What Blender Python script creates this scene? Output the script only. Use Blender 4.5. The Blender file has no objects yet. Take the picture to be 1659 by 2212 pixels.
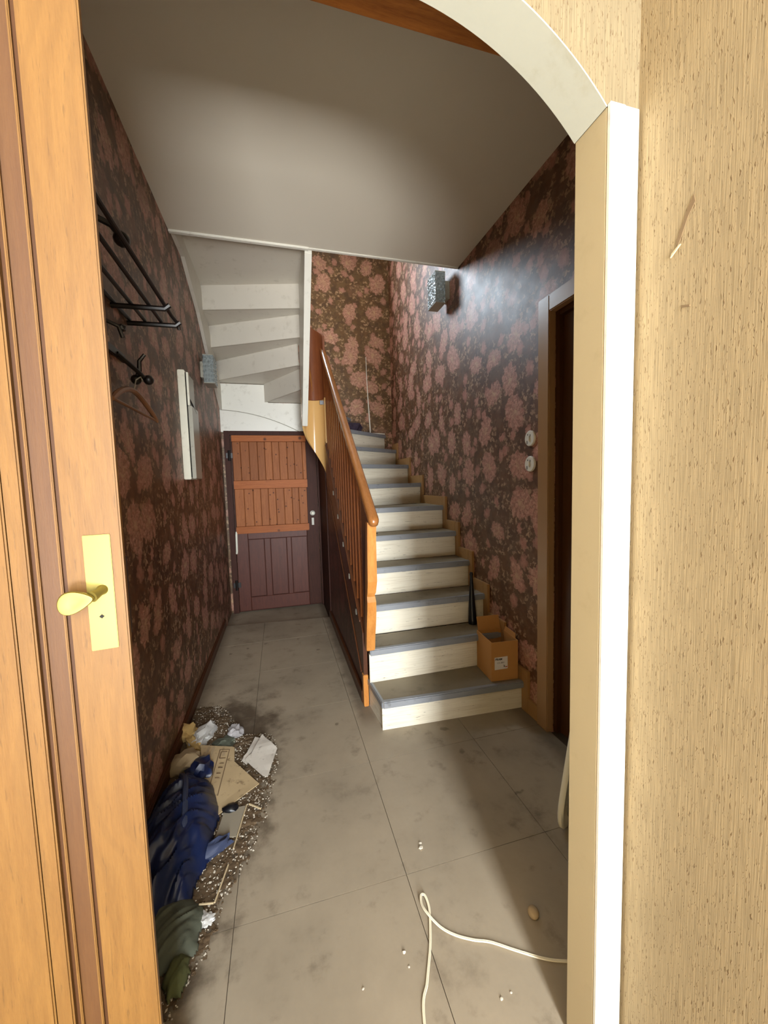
import bpy, bmesh, math, random
from mathutils import Vector, Matrix, noise
random.seed(7)
S = bpy.context.scene
COL = S.collection
PI = math.pi

# ---------------------------------------------------------------- camera, light, exposure
cam = bpy.data.objects.new('camera', bpy.data.cameras.new('camera'))
COL.objects.link(cam)
cam.data.sensor_fit = 'HORIZONTAL'
cam.data.sensor_width = 36.0
cam.data.lens = 36.0 * 831.0 / 1659.0
cam.data.clip_start = 0.02
def _n(v): return Vector(v).normalized()
_dn = _n((297, 10624, 831))                       # world down seen in camera axes (x right, y down, z forward)
_fw = Vector((-227, -58.7, 831)); _fw = (_fw - _dn * _fw.dot(_dn)).normalized()
_up = -_dn
_rt = _fw.cross(_up)
# rows of the camera-to-world rotation
cam.matrix_world = Matrix((( _rt.x, -_rt.y, -_rt.z, 0.0),
                           ( _fw.x, -_fw.y, -_fw.z, 0.0),
                           ( _up.x, -_up.y, -_up.z, 1.5),
                           (0, 0, 0, 1)))
S.camera = cam

S.view_settings.view_transform = 'Standard'
S.view_settings.look = 'None'
S.view_settings.gamma = 1.0
S.view_settings.use_curve_mapping = False
S.view_settings.exposure = 0.0

W = bpy.data.worlds.new('world'); S.world = W; W.use_nodes = True
W.node_tree.nodes['Background'].inputs[0].default_value = (0.75, 0.85, 1.0, 1)
W.node_tree.nodes['Background'].inputs[1].default_value = 0.6

def area(name, loc, rot, sx, sy, watts, col):
    l = bpy.data.lights.new(name, 'AREA'); l.shape = 'RECTANGLE'; l.size = sx; l.size_y = sy
    l.energy = watts; l.color = col
    o = bpy.data.objects.new(name, l); COL.objects.link(o); o.location = loc; o.rotation_euler = rot
    return o
# daylight through the glazed garden door of the room the picture is taken from
area('garden_door_daylight', (0.33, -2.75, 2.10), (math.radians(-90), 0, PI), 0.60, 2.60, 390, (0.90, 0.96, 1.0))
# added fill light standing in for sunlit paving, aimed up at the hall ceiling
_t = area('ceiling_fill', (-0.05, -2.74, 0.36), (0, 0, 0), 1.30, 0.60, 76, (1.0, 0.98, 0.94))
_t.rotation_euler = Vector((0.10, 5.2, 3.3)).to_track_quat('-Z', 'Y').to_euler(); _t.data.spread = math.radians(95)
# daylight through the window of the upper landing
area('landing_window_daylight', (-0.12, 4.86, 4.35), (math.radians(-90), 0, 0), 0.90, 1.20, 150, (0.72, 0.87, 1.0))

# ---------------------------------------------------------------- helpers: nodes
def srgb(r, g, b):
    f = lambda c: (c/255)/12.92 if c/255 <= 0.04045 else (((c/255)+0.055)/1.055)**2.4
    return (f(r), f(g), f(b), 1.0)

class NT:
    def __init__(s, name):
        s.m = bpy.data.materials.new(name); s.m.use_nodes = True
        s.t = s.m.node_tree; s.b = s.t.nodes['Principled BSDF']
        s._co = None
    def n(s, typ, ins=None, **props):
        nd = s.t.nodes.new('ShaderNode' + typ)
        for k, v in props.items(): setattr(nd, k, v)
        for k, v in (ins or {}).items(): s.put(nd.inputs[k], v)
        return nd
    def put(s, sock, v):
        if isinstance(v, bpy.types.NodeSocket): s.t.links.new(v, sock)
        else: sock.default_value = v
    def ma(s, op, a, b=None, c=None, clamp=False):
        nd = s.t.nodes.new('ShaderNodeMath'); nd.operation = op; nd.use_clamp = clamp
        for i, v in enumerate((a, b, c)):
            if v is not None: s.put(nd.inputs[i], v)
        return nd.outputs[0]
    def vm(s, op, a, b=None, out=0):
        nd = s.t.nodes.new('ShaderNodeVectorMath'); nd.operation = op
        s.put(nd.inputs[0], a)
        if b is not None: s.put(nd.inputs['Scale' if op == 'SCALE' else 1], b)
        return nd.outputs[out]
    def step(s, x, lo, hi, a=0.0, b=1.0):
        nd = s.t.nodes.new('ShaderNodeMapRange'); nd.interpolation_type = 'SMOOTHSTEP'
        s.put(nd.inputs[0], x)
        for i, v in enumerate((lo, hi, a, b)): s.put(nd.inputs[i+1], v)
        return nd.outputs[0]
    def mix(s, f, a, b, blend='MIX'):
        nd = s.t.nodes.new('ShaderNodeMix'); nd.data_type = 'RGBA'; nd.blend_type = blend
        s.put(nd.inputs[0], f); s.put(nd.inputs[6], a); s.put(nd.inputs[7], b)
        return nd.outputs[2]
    def noise(s, v, scale, detail=4, rough=0.55, out='Fac', dim='3D'):
        nd = s.n('TexNoise', {'Scale': scale, 'Detail': detail, 'Roughness': rough}, noise_dimensions=dim)
        s.put(nd.inputs['Vector'], v); return nd.outputs[out]
    @property
    def co(s):
        if s._co is None: s._co = s.n('TexCoord').outputs['Object']
        return s._co
    def scl(s, v, k): return s.vm('MULTIPLY', v, tuple(k))
    def sep(s, v):
        nd = s.n('SeparateXYZ', {0: v}); return nd.outputs
    def comb(s, x, y, z=0.0):
        return s.n('CombineXYZ', {0: x, 1: y, 2: z}).outputs[0]
    def bump(s, h, strength=0.3, dist=0.002):
        s.put(s.b.inputs['Normal'], s.n('Bump', {'Height': h, 'Strength': strength, 'Distance': dist}).outputs[0])
    def fin(s, col=None, rough=None, spec=None, metal=None):
        if col is not None: s.put(s.b.inputs['Base Color'], col)
        if rough is not None: s.put(s.b.inputs['Roughness'], rough)
        if spec is not None: s.put(s.b.inputs['Specular IOR Level'], spec)
        if metal is not None: s.put(s.b.inputs['Metallic'], metal)
        return s.m

# ---------------------------------------------------------------- materials
def paint(name, c, rough=0.55, var=0.12, dirt=None, dirt_amt=0.0, dscale=3.0, spec=0.4, bump=0.05, bscale=90):
    k = NT(name)
    n1 = k.noise(k.co, dscale, 5)
    col = k.mix(k.ma('MULTIPLY', n1, var), c, tuple(x*0.55 for x in c[:3]) + (1,))
    if dirt is not None:
        n2 = k.step(k.noise(k.co, dscale*2.3, 7, 0.65), 0.55, 0.72)
        col = k.mix(k.ma('MULTIPLY', n2, dirt_amt), col, dirt)
    k.bump(k.noise(k.co, bscale, 3), bump, 0.003)
    return k.fin(col, rough, spec)

def wood(name, c1, c2, stretch, rough=0.4, knots=0.0, knotc=None, spec=0.45, big=1.0, tint=0.0, pore=0.0):
    k = NT(name)
    v = k.scl(k.co, stretch)
    w = k.noise(v, 6*big, 6, 0.6)
    fine = k.noise(v, 34*big, 4, 0.7)
    lo = k.noise(k.co, 2.2, 2)
    f = k.ma('ADD', k.ma('MULTIPLY', k.step(w, 0.3, 0.7), 0.6), k.ma('MULTIPLY', k.step(fine, 0.35, 0.7), 0.4))
    col = k.mix(f, c1, c2)
    col = k.mix(k.ma('MULTIPLY', lo, 0.25), col, tuple(x*0.6 for x in c2[:3]) + (1,))
    if pore:
        pv = k.noise(k.scl(k.co, (260, 260, 22)), 1.0, 3, 0.6)
        col = k.mix(k.ma('MULTIPLY', k.step(pv, 0.60, 0.72), pore), col, tuple(x*0.45 for x in c2[:3]) + (1,))
        cv = k.n('TexWave', {'Vector': k.vm('ADD', k.scl(k.co, (9, 9, 0.8)), k.vm('SCALE', k.n('TexNoise', {'Vector': k.co, 'Scale': 2.5}).outputs['Color'], 1.6)), 'Scale': 1.1, 'Distortion': 3.0, 'Detail': 2.0})
        col = k.mix(k.ma('MULTIPLY', k.step(cv.outputs['Fac'], 0.45, 0.95), 0.18), col, tuple(x*0.7 for x in c2[:3]) + (1,))
    if tint:
        rnd = k.n('ObjectInfo').outputs['Random']
        col = k.mix(k.ma('MULTIPLY', rnd, tint), col, tuple(x*0.5 for x in c2[:3]) + (1,))
    if knots:
        vo = k.n('TexVoronoi', {'Scale': knots, 'Randomness': 1.0})
        k.put(vo.inputs['Vector'], k.scl(k.co, [1.0 if s >= 1 else 0.55 for s in stretch]))
        kn = k.step(vo.outputs['Distance'], 0.20, 0.07)
        col = k.mix(k.ma('MULTIPLY', kn, 0.85), col, knotc or srgb(60, 25, 8))
    k.bump(fine, 0.12, 0.001)
    return k.fin(col, rough, spec)

def flowers(name, axes, bg, pinkd, pinkl, small, leaf, gloss=0.43):
    """floral vinyl wallpaper: ragged blossoms, round buds and sprays of small petals on brown"""
    k = NT(name)
    xyz = k.sep(k.co)
    P = k.comb(xyz[axes[0]], xyz[axes[1]], 0.0)
    dn = k.n('TexNoise', {'Scale': 42.0, 'Detail': 3.0}, noise_dimensions='2D'); k.put(dn.inputs['Vector'], P)
    Pd = k.vm('ADD', P, k.vm('SCALE', k.vm('SUBTRACT', dn.outputs['Color'], (0.5, 0.5, 0.5)), 0.050))
    def layer(cell, R, lobes, amp, off, rnd, soft=0.012):
        Q = k.vm('ADD', k.vm('SCALE', Pd, 1.0/cell), (off, off*1.7, 0))
        vo = k.n('TexVoronoi', {'Scale': 1.0, 'Randomness': rnd}, voronoi_dimensions='2D'); k.put(vo.inputs['Vector'], Q)
        d = k.vm('SUBTRACT', Q, vo.outputs['Position'])
        s = k.sep(d)
        ang = k.ma('ARCTAN2', s[1], s[0])
        rad = k.ma('MULTIPLY', k.vm('LENGTH', d, None, 1), cell)
        rc = k.sep(vo.outputs['Color'])
        lob = k.ma('MULTIPLY', k.ma('SINE', k.ma('ADD', k.ma('MULTIPLY', ang, float(lobes)), k.ma('MULTIPLY', rc[0], 6.28))), amp)
        lob2 = k.ma('MULTIPLY', k.ma('SINE', k.ma('ADD', k.ma('MULTIPLY', ang, 2.0), k.ma('MULTIPLY', rc[2], 6.28))), 0.16)
        Rr = k.ma('MULTIPLY', k.ma('ADD', k.ma('ADD', lob, lob2), k.ma('ADD', 0.78, k.ma('MULTIPLY', rc[1], 0.45))), R)
        e = k.ma('SUBTRACT', Rr, rad)
        return k.step(e, -soft*0.3, soft), rad, rc, ang
    mB, rB, cB, aB = layer(0.30, 0.092, 9, 0.085, 3.1, 0.72)
    mM, rM, cM, aM = layer(0.150, 0.040, 5, 0.06, 8.4, 0.85, 0.008)
    mS, rS, cS, aS = layer(0.040, 0.0135, 3, 0.25, 1.9, 0.95, 0.004)
    mL, rL, cL, aL = layer(0.105, 0.042, 4, 0.30, 5.7, 0.9, 0.016)
    clus = k.step(k.noise(P, 7.0, 2, 0.5, dim='2D'), 0.40, 0.52)
    streak = k.noise(k.comb(k.ma('MULTIPLY', aB, 2.0), k.ma('MULTIPLY', rB, 40.0)), 2.2, 4, dim='2D')
    wash = k.noise(Pd, 30, 4, 0.6, dim='2D')
    col = k.mix(k.step(k.noise(P, 11, 4, dim='2D'), 0.3, 0.75), bg, tuple(x*1.7 for x in bg[:3]) + (1,))
    col = k.mix(k.ma('MULTIPLY', mL, 0.55), col, leaf)
    col = k.mix(k.ma('MULTIPLY', k.ma('MULTIPLY', mS, clus), k.ma('ADD', 0.18, k.ma('MULTIPLY', cS[1], 0.5))), col, small)
    pk2 = k.mix(k.step(wash, 0.35, 0.65), pinkd, k.mix(0.5, pinkd, pinkl))
    pk2 = k.mix(k.ma('MULTIPLY', k.step(k.ma('ADD', rM, k.ma('MULTIPLY', wash, 0.03)), 0.034, 0.052), 0.35), pk2, bg)
    vM = k.step(cM[2], 0.30, 0.34)
    col = k.mix(k.ma('MULTIPLY', k.ma('MULTIPLY', mM, vM), 0.85), col, pk2)
    pk = k.mix(k.step(streak, 0.38, 0.66), pinkd, pinkl)
    pk = k.mix(k.step(k.ma('MULTIPLY', k.ma('SUBTRACT', wash, 0.4), 2.0), 0.25, 0.6, 0, 0.55), pk, pinkl)
    pet = k.step(k.ma('SINE', k.ma('ADD', k.ma('MULTIPLY', aB, 9.0), k.ma('MULTIPLY', rB, 60.0))), 0.1, -0.9)
    pk = k.mix(k.ma('MULTIPLY', pet, 0.34), pk, bg)
    pk = k.mix(k.ma('MULTIPLY', k.step(rB, 0.050, 0.012), k.step(wash, 0.42, 0.6)), pk, small)
    vis = k.step(cB[2], 0.10, 0.14)
    col = k.mix(k.ma('MULTIPLY', k.ma('MULTIPLY', mB, vis), k.ma('ADD', 0.72, k.ma('MULTIPLY', wash, 0.3))), col, pk)
    k.bump(k.noise(P, 260, 2, dim='2D'), 0.06, 0.0008)
    rg = k.ma('ADD', gloss, k.ma('MULTIPLY', k.noise(P, 9, 3, dim='2D'), 0.12))
    return k.fin(col, rg, 0.5)

def grasscloth(name, axes, base, slub):
    """beige grass-cloth paper: fine upright threads with short dark slubs"""
    k = NT(name)
    xyz = k.sep(k.co); P = k.comb(xyz[axes[0]], xyz[axes[1]], 0.0)
    th = k.noise(k.scl(P, (430, 9, 1)), 1.0, 3, 0.6, dim='2D')
    wv = k.noise(k.scl(P, (60, 420, 1)), 1.0, 2, 0.5, dim='2D')
    col = k.mix(k.step(th, 0.3, 0.72), tuple(x*0.72 for x in base[:3]) + (1,), base)
    col = k.mix(k.ma('MULTIPLY', k.step(k.noise(P, 3.0, 4, dim='2D'), 0.4, 0.75), 0.3), col, tuple(x*0.72 for x in base[:3]) + (1,))
    Pw = k.vm('ADD', P, k.vm('SCALE', k.n('TexNoise', {'Vector': P, 'Scale': 120.0}, noise_dimensions='2D').outputs['Color'], 0.004))
    h = k.ma('MULTIPLY', th, 0.6)
    for sx, sy, thr, lim in ((230, 40, 0.20, 0.24), (330, 90, 0.16, 0.24)):
        vo = k.n('TexVoronoi', {'Scale': 1.0, 'Randomness': 1.0}, voronoi_dimensions='2D')
        k.put(vo.inputs['Vector'], k.scl(Pw, (sx, sy, 1)))
        rc = k.sep(vo.outputs['Color'])
        mk = k.ma('MULTIPLY', k.step(vo.outputs['Distance'], thr+0.1, thr-0.08), k.step(rc[0], lim, lim-0.05))
        mk = k.ma('MULTIPLY', mk, k.ma('ADD', 0.25, k.ma('MULTIPLY', rc[1], 0.6)))
        col = k.mix(mk, col, slub)
        h = k.ma('ADD', h, k.ma('MULTIPLY', mk, 0.8))
    h = k.ma('ADD', h, k.ma('MULTIPLY', wv, 0.15))
    k.bump(h, 0.5, 0.0012)
    return k.fin(col, 0.75, 0.25)

XL0 = -0.63
def floor_mat(name, base, dark, stain=False):
    k = NT(name)
    n1 = k.noise(k.co, 1.6, 6, 0.6)
    n2 = k.noise(k.co, 7.0, 6, 0.62)
    n3 = k.noise(k.co, 60.0, 3, 0.6)
    col = k.mix(k.step(n1, 0.35, 0.72), base, tuple(x*0.74 for x in base[:3]) + (1,))
    col = k.mix(k.ma('MULTIPLY', k.step(n2, 0.56, 0.74), 0.55), col, dark)
    col = k.mix(k.ma('MULTIPLY', n3, 0.25), col, tuple(x*0.7 for x in base[:3]) + (1,))
    vo = k.n('TexVoronoi', {'Scale': 6.5, 'Randomness': 1.0}); k.put(vo.inputs['Vector'], k.vm('ADD', k.co, k.vm('SCALE', k.n('TexNoise', {'Vector': k.co, 'Scale': 14.0}).outputs['Color'], 0.09)))
    rc = k.sep(vo.outputs['Color'])
    sp = k.ma('MULTIPLY', k.step(vo.outputs['Distance'], 0.17, 0.09), k.step(rc[0], 0.20, 0.15))
    col = k.mix(k.ma('MULTIPLY', sp, 0.6), col, dark)
    if stain:   # swept dirt by the left wall, grime along the stair foot and walls
        q = k.sep(k.co)
        u = k.ma('MULTIPLY', k.ma('SUBTRACT', k.ma('ADD', q[0], 0.46), k.ma('MULTIPLY', k.ma('SUBTRACT', q[1], 1.9), 0.14)), 1/0.38)
        w = k.ma('MULTIPLY', k.ma('SUBTRACT', q[1], 1.85), 1/0.98)
        dd = k.ma('ADD', k.vm('LENGTH', k.comb(u, w), None, 1), k.ma('MULTIPLY', k.ma('SUBTRACT', n2, 0.5), 1.1))
        col = k.mix(k.ma('MULTIPLY', k.step(dd, 1.12, 0.72), 0.82), col, srgb(66, 52, 38))
        e1 = k.step(k.ma('ADD', q[0], k.ma('MULTIPLY', n2, 0.10)), XL0 + 0.16, XL0 + 0.05)
        e2 = k.ma('MULTIPLY', k.step(k.ma('ABSOLUTE', k.ma('SUBTRACT', k.ma('ADD', q[0], k.ma('MULTIPLY', n2, 0.10)), 0.53)), 0.09, 0.02), k.step(q[1], 2.15, 2.35))
        e3 = k.step(k.ma('SUBTRACT', q[0], k.ma('MULTIPLY', n2, 0.15)), 1.22, 1.36)
        col = k.mix(k.ma('MULTIPLY', k.ma('MAXIMUM', k.ma('MAXIMUM', e1, e2), e3), 0.55), col, srgb(70, 56, 42))
        e4 = k.ma('MULTIPLY', k.step(k.noise(k.co, 3.2, 7, 0.68), 0.54, 0.74), 0.36)
        col = k.mix(e4, col, dark)
    k.bump(k.ma('ADD', k.ma('MULTIPLY', n2, 0.7), k.ma('MULTIPLY', n3, 0.3)), 0.12, 0.004)
    return k.fin(col, k.ma('ADD', 0.42, k.ma('MULTIPLY', n2, 0.3)), 0.35)

def riser_mat(name, base, wear):
    k = NT(name)
    v = k.scl(k.co, (2.2, 2.2, 60))
    n1 = k.noise(v, 2.0, 5, 0.6)
    col = k.mix(k.ma('MULTIPLY', k.step(n1, 0.42, 0.75), 0.45), base, wear)
    n2 = k.step(k.noise(k.scl(k.co, (5, 5, 40)), 2.4, 6, 0.7), 0.62, 0.67)
    col = k.mix(k.ma('MULTIPLY', n2, 0.6), col, srgb(96, 84, 66))
    return k.fin(col, 0.36, 0.45)

M = {}
M['paper_side'] = flowers('floral_wallpaper_side', (1, 2), srgb(80, 50, 27), srgb(166, 110, 93), srgb(197, 150, 129), srgb(190, 154, 122), srgb(104, 76, 52))
M['paper_back'] = flowers('floral_wallpaper_back', (0, 2), srgb(78, 53, 24), srgb(162, 110, 90), srgb(194, 150, 124), srgb(186, 150, 112), srgb(108, 82, 46))
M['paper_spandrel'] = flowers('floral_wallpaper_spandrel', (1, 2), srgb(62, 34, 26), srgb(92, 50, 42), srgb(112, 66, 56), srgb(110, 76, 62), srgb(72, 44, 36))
M['grass_side'] = grasscloth('grasscloth_side', (1, 2), srgb(164, 145, 112), srgb(98, 74, 46))
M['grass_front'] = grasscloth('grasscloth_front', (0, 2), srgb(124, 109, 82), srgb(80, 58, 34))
M['ceiling'] = paint('ceiling_plaster', srgb(226, 220, 206), 0.7, 0.10, dscale=1.3, spec=0.2)
M['white'] = paint('white_gloss_paint', srgb(232, 230, 220), 0.35, 0.10, srgb(150, 142, 126), 0.35, 5, spec=0.5)
M['soffit'] = paint('soffit_paint', srgb(214, 208, 196), 0.5, 0.12, srgb(150, 140, 122), 0.25, 5)
M['cream'] = paint('reveal_cream_paint', srgb(188, 172, 138), 0.42, 0.10, srgb(150, 130, 96), 0.2, 4)
M['arch'] = paint('arch_paint', srgb(178, 178, 165), 0.45, 0.10, srgb(150, 140, 110), 0.3, 4)
M['tornback'] = paint('torn_paper_backing', srgb(122, 100, 72), 0.8, 0.15)
M['plainwall'] = paint('room_plaster', srgb(222, 200, 160), 0.8, 0.1)
M['roomfloor'] = paint('room_floor_tiles', srgb(222, 212, 192), 0.5, 0.1)
M['upper'] = paint('upper_wall_plaster', srgb(190, 180, 165), 0.8, 0.1)
M['tile'] = floor_mat('worn_floor_tile', srgb(164, 150, 129), srgb(88, 75, 60), True)
M['joint'] = paint('dark_joint', srgb(72, 60, 46), 0.9, 0.3)
M['tread'] = floor_mat('tread_linoleum', srgb(142, 130, 108), srgb(92, 80, 60))
M['nosing'] = paint('nosing_strip', srgb(138, 141, 146), 0.38, 0.35, srgb(80, 76, 70), 0.5, 8, spec=0.5)
M['riser'] = riser_mat('riser_cream_paint', srgb(228, 221, 202), srgb(186, 172, 146))
M['tan'] = paint('tan_trim_paint', srgb(168, 128, 80), 0.45, 0.2, srgb(110, 80, 46), 0.4, 6)
M['casing'] = paint('brown_casing_paint', srgb(158, 122, 84), 0.3, 0.12, spec=0.5)
M['darkdoor'] = paint('dark_brown_door', srgb(70, 40, 14), 0.35, 0.2)
M['pine'] = wood('pine_leaf', srgb(114, 80, 34), srgb(100, 67, 25), (14, 14, 1), 0.5, 0, spec=0.3, pore=0.5)
M['pinedark'] = wood('pine_panel', srgb(84, 53, 22), srgb(74, 44, 17), (14, 14, 1), 0.5, 0, spec=0.3)
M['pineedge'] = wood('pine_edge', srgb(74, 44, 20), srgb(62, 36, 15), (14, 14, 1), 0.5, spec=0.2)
M['knotty'] = wood('knotty_pine', srgb(176, 110, 64), srgb(142, 82, 44), (12, 12, 1), 0.55, 15, srgb(54, 22, 10), spec=0.2, tint=0.45)
M['knottyrail'] = wood('knotty_rail', srgb(180, 104, 48), srgb(150, 80, 34), (1, 12, 12), 0.5, 7, srgb(60, 26, 10), spec=0.2, tint=0.2)
M['mahog'] = wood('red_brown_door_paint', srgb(96, 52, 40), srgb(74, 38, 29), (10, 10, 1), 0.46, spec=0.28)
M['mahogframe'] = wood('dark_frame_paint', srgb(74, 42, 32), srgb(54, 30, 24), (10, 10, 1), 0.6, spec=0.18)
M['orange'] = wood('newel_wood', srgb(206, 142, 72), srgb(178, 112, 50), (5, 5, 1), 0.28, 0, spec=0.5)
M['rail'] = wood('handrail_wood', srgb(164, 108, 58), srgb(136, 84, 42), (8, 1, 1.4), 0.25, 0, spec=0.55)
M['balus'] = wood('baluster_wood', srgb(150, 88, 44), srgb(118, 64, 30), (10, 10, 1), 0.22, 0, spec=0.55)
M['string'] = wood('stringer_wood', srgb(92, 52, 26), srgb(72, 38, 18), (10, 1, 1.2), 0.35, 0)
M['brownpanel'] = wood('brown_well_panel', srgb(132, 76, 44), srgb(110, 60, 34), (8, 8, 1), 0.3, 0)
M['beige'] = paint('beige_gloss_paint', srgb(206, 164, 104), 0.18, 0.08, spec=0.6, bump=0.01)
M['beam'] = wood('beam_wood', srgb(176, 112, 50), srgb(132, 76, 30), (1, 10, 10), 0.45, 0)
M['brass'] = NT('pale_brass').fin(srgb(132, 117, 56), 0.42, 0.5, 0.6)
M['black'] = paint('black_iron', srgb(26, 20, 18), 0.4, 0.3, spec=0.5)
M['blackplastic'] = paint('black_plastic', srgb(14, 14, 20), 0.35, 0.2, spec=0.5)
M['dark'] = paint('dark_hole', srgb(20, 16, 12), 0.8, 0.1)
M['plastic'] = paint('white_plastic', srgb(226, 222, 210), 0.35, 0.06, spec=0.5)
M['boxwhite'] = paint('white_box_paint', srgb(226, 222, 204), 0.4, 0.1, srgb(130, 110, 84), 0.3, 8)
M['boxgrey'] = paint('grey_white_cover', srgb(164, 160, 146), 0.3, 0.25, srgb(96, 80, 62), 0.4, 9)
M['card'] = paint('cardboard', srgb(190, 138, 82), 0.8, 0.14, srgb(160, 110, 60), 0.3, 5, spec=0.15)
M['cardpale'] = paint('pale_cardboard', srgb(190, 166, 128), 0.8, 0.3, srgb(92, 72, 48), 0.75, 11, spec=0.15)
M['label'] = paint('label_paper', srgb(226, 222, 220), 0.6, 0.05)
M['ink'] = NT('black_ink').fin(srgb(18, 16, 16), 0.7)
M['redink'] = NT('red_ink').fin(srgb(186, 62, 56), 0.7)
M['greyink'] = NT('pencil_ink').fin(srgb(96, 92, 90), 0.7)
M['brownink'] = NT('brown_ink').fin(srgb(116, 92, 66), 0.8)
M['paper'] = paint('white_paper', srgb(214, 206, 194), 0.7, 0.2, srgb(96, 86, 76), 0.75, 16)
M['yellow'] = paint('yellowed_cloth', srgb(196, 164, 104), 0.8, 0.3, srgb(130, 104, 60), 0.5, 18, bump=0.3)
M['rag'] = paint('beige_rag', srgb(178, 156, 122), 0.9, 0.3, srgb(120, 96, 66), 0.4, 14, bump=0.3)
M['foil'] = paint('crumpled_white_paper', srgb(206, 204, 200), 0.6, 0.3, srgb(120, 112, 104), 0.6, 20, bump=0.4)
M['greyfoil'] = paint('grey_paper', srgb(168, 164, 164), 0.6, 0.3, srgb(110, 104, 100), 0.5, 20, bump=0.3)
M['blue'] = paint('blue_plastic_sack', srgb(19, 33, 72), 0.38, 0.5, srgb(7, 10, 28), 0.7, 6, spec=0.5, bump=0.25, bscale=40)
M['bluepale'] = paint('pale_blue_strap', srgb(58, 66, 92), 0.6, 0.3)
M['green'] = paint('olive_cloth', srgb(90, 94, 58), 0.85, 0.4, srgb(52, 50, 24), 0.6, 10, bump=0.3)
M['greygreen'] = paint('grey_green_cloth', srgb(92, 96, 82), 0.8, 0.4, srgb(52, 52, 42), 0.5, 10, bump=0.3)
M['dirt'] = paint('grey_brown_dirt', srgb(104, 86, 66), 0.95, 0.5, srgb(66, 52, 38), 0.8, 22, spec=0.1, bump=0.6)
M['chip'] = paint('plaster_chip', srgb(214, 204, 186), 0.8, 0.4, srgb(140, 122, 98), 0.6, 30)
M['stick'] = paint('pale_wood_strip', srgb(196, 176, 140), 0.6, 0.2)
M['cable'] = paint('white_cable', srgb(232, 222, 196), 0.45, 0.06)
M['purple'] = paint('dark_purple_cloth', srgb(48, 36, 52), 0.85, 0.4, bump=0.3)
M['hanger'] = wood('hanger_wood', srgb(150, 104, 72), srgb(126, 84, 56), (8, 2, 2), 0.4)
def glass(name):
    k = NT(name)
    v = k.n('TexVoronoi', {'Vector': k.co, 'Scale': 52.0})
    k.bump(v.outputs['Distance'], 1.0, 0.012)
    k.put(k.b.inputs['Transmission Weight'], 0.45); k.put(k.b.inputs['IOR'], 1.45)
    return k.fin(srgb(176, 186, 186), 0.08, 0.8)
M['crystal'] = glass('pressed_crystal_glass')
M['clearglass'] = NT('dusty_glass').fin(srgb(150, 140, 122), 0.2, 0.5)
def knobglass():
    k = NT('white_porcelain'); return k.fin(srgb(232, 230, 214), 0.12, 0.6)
M['porcelain'] = knobglass()

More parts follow.
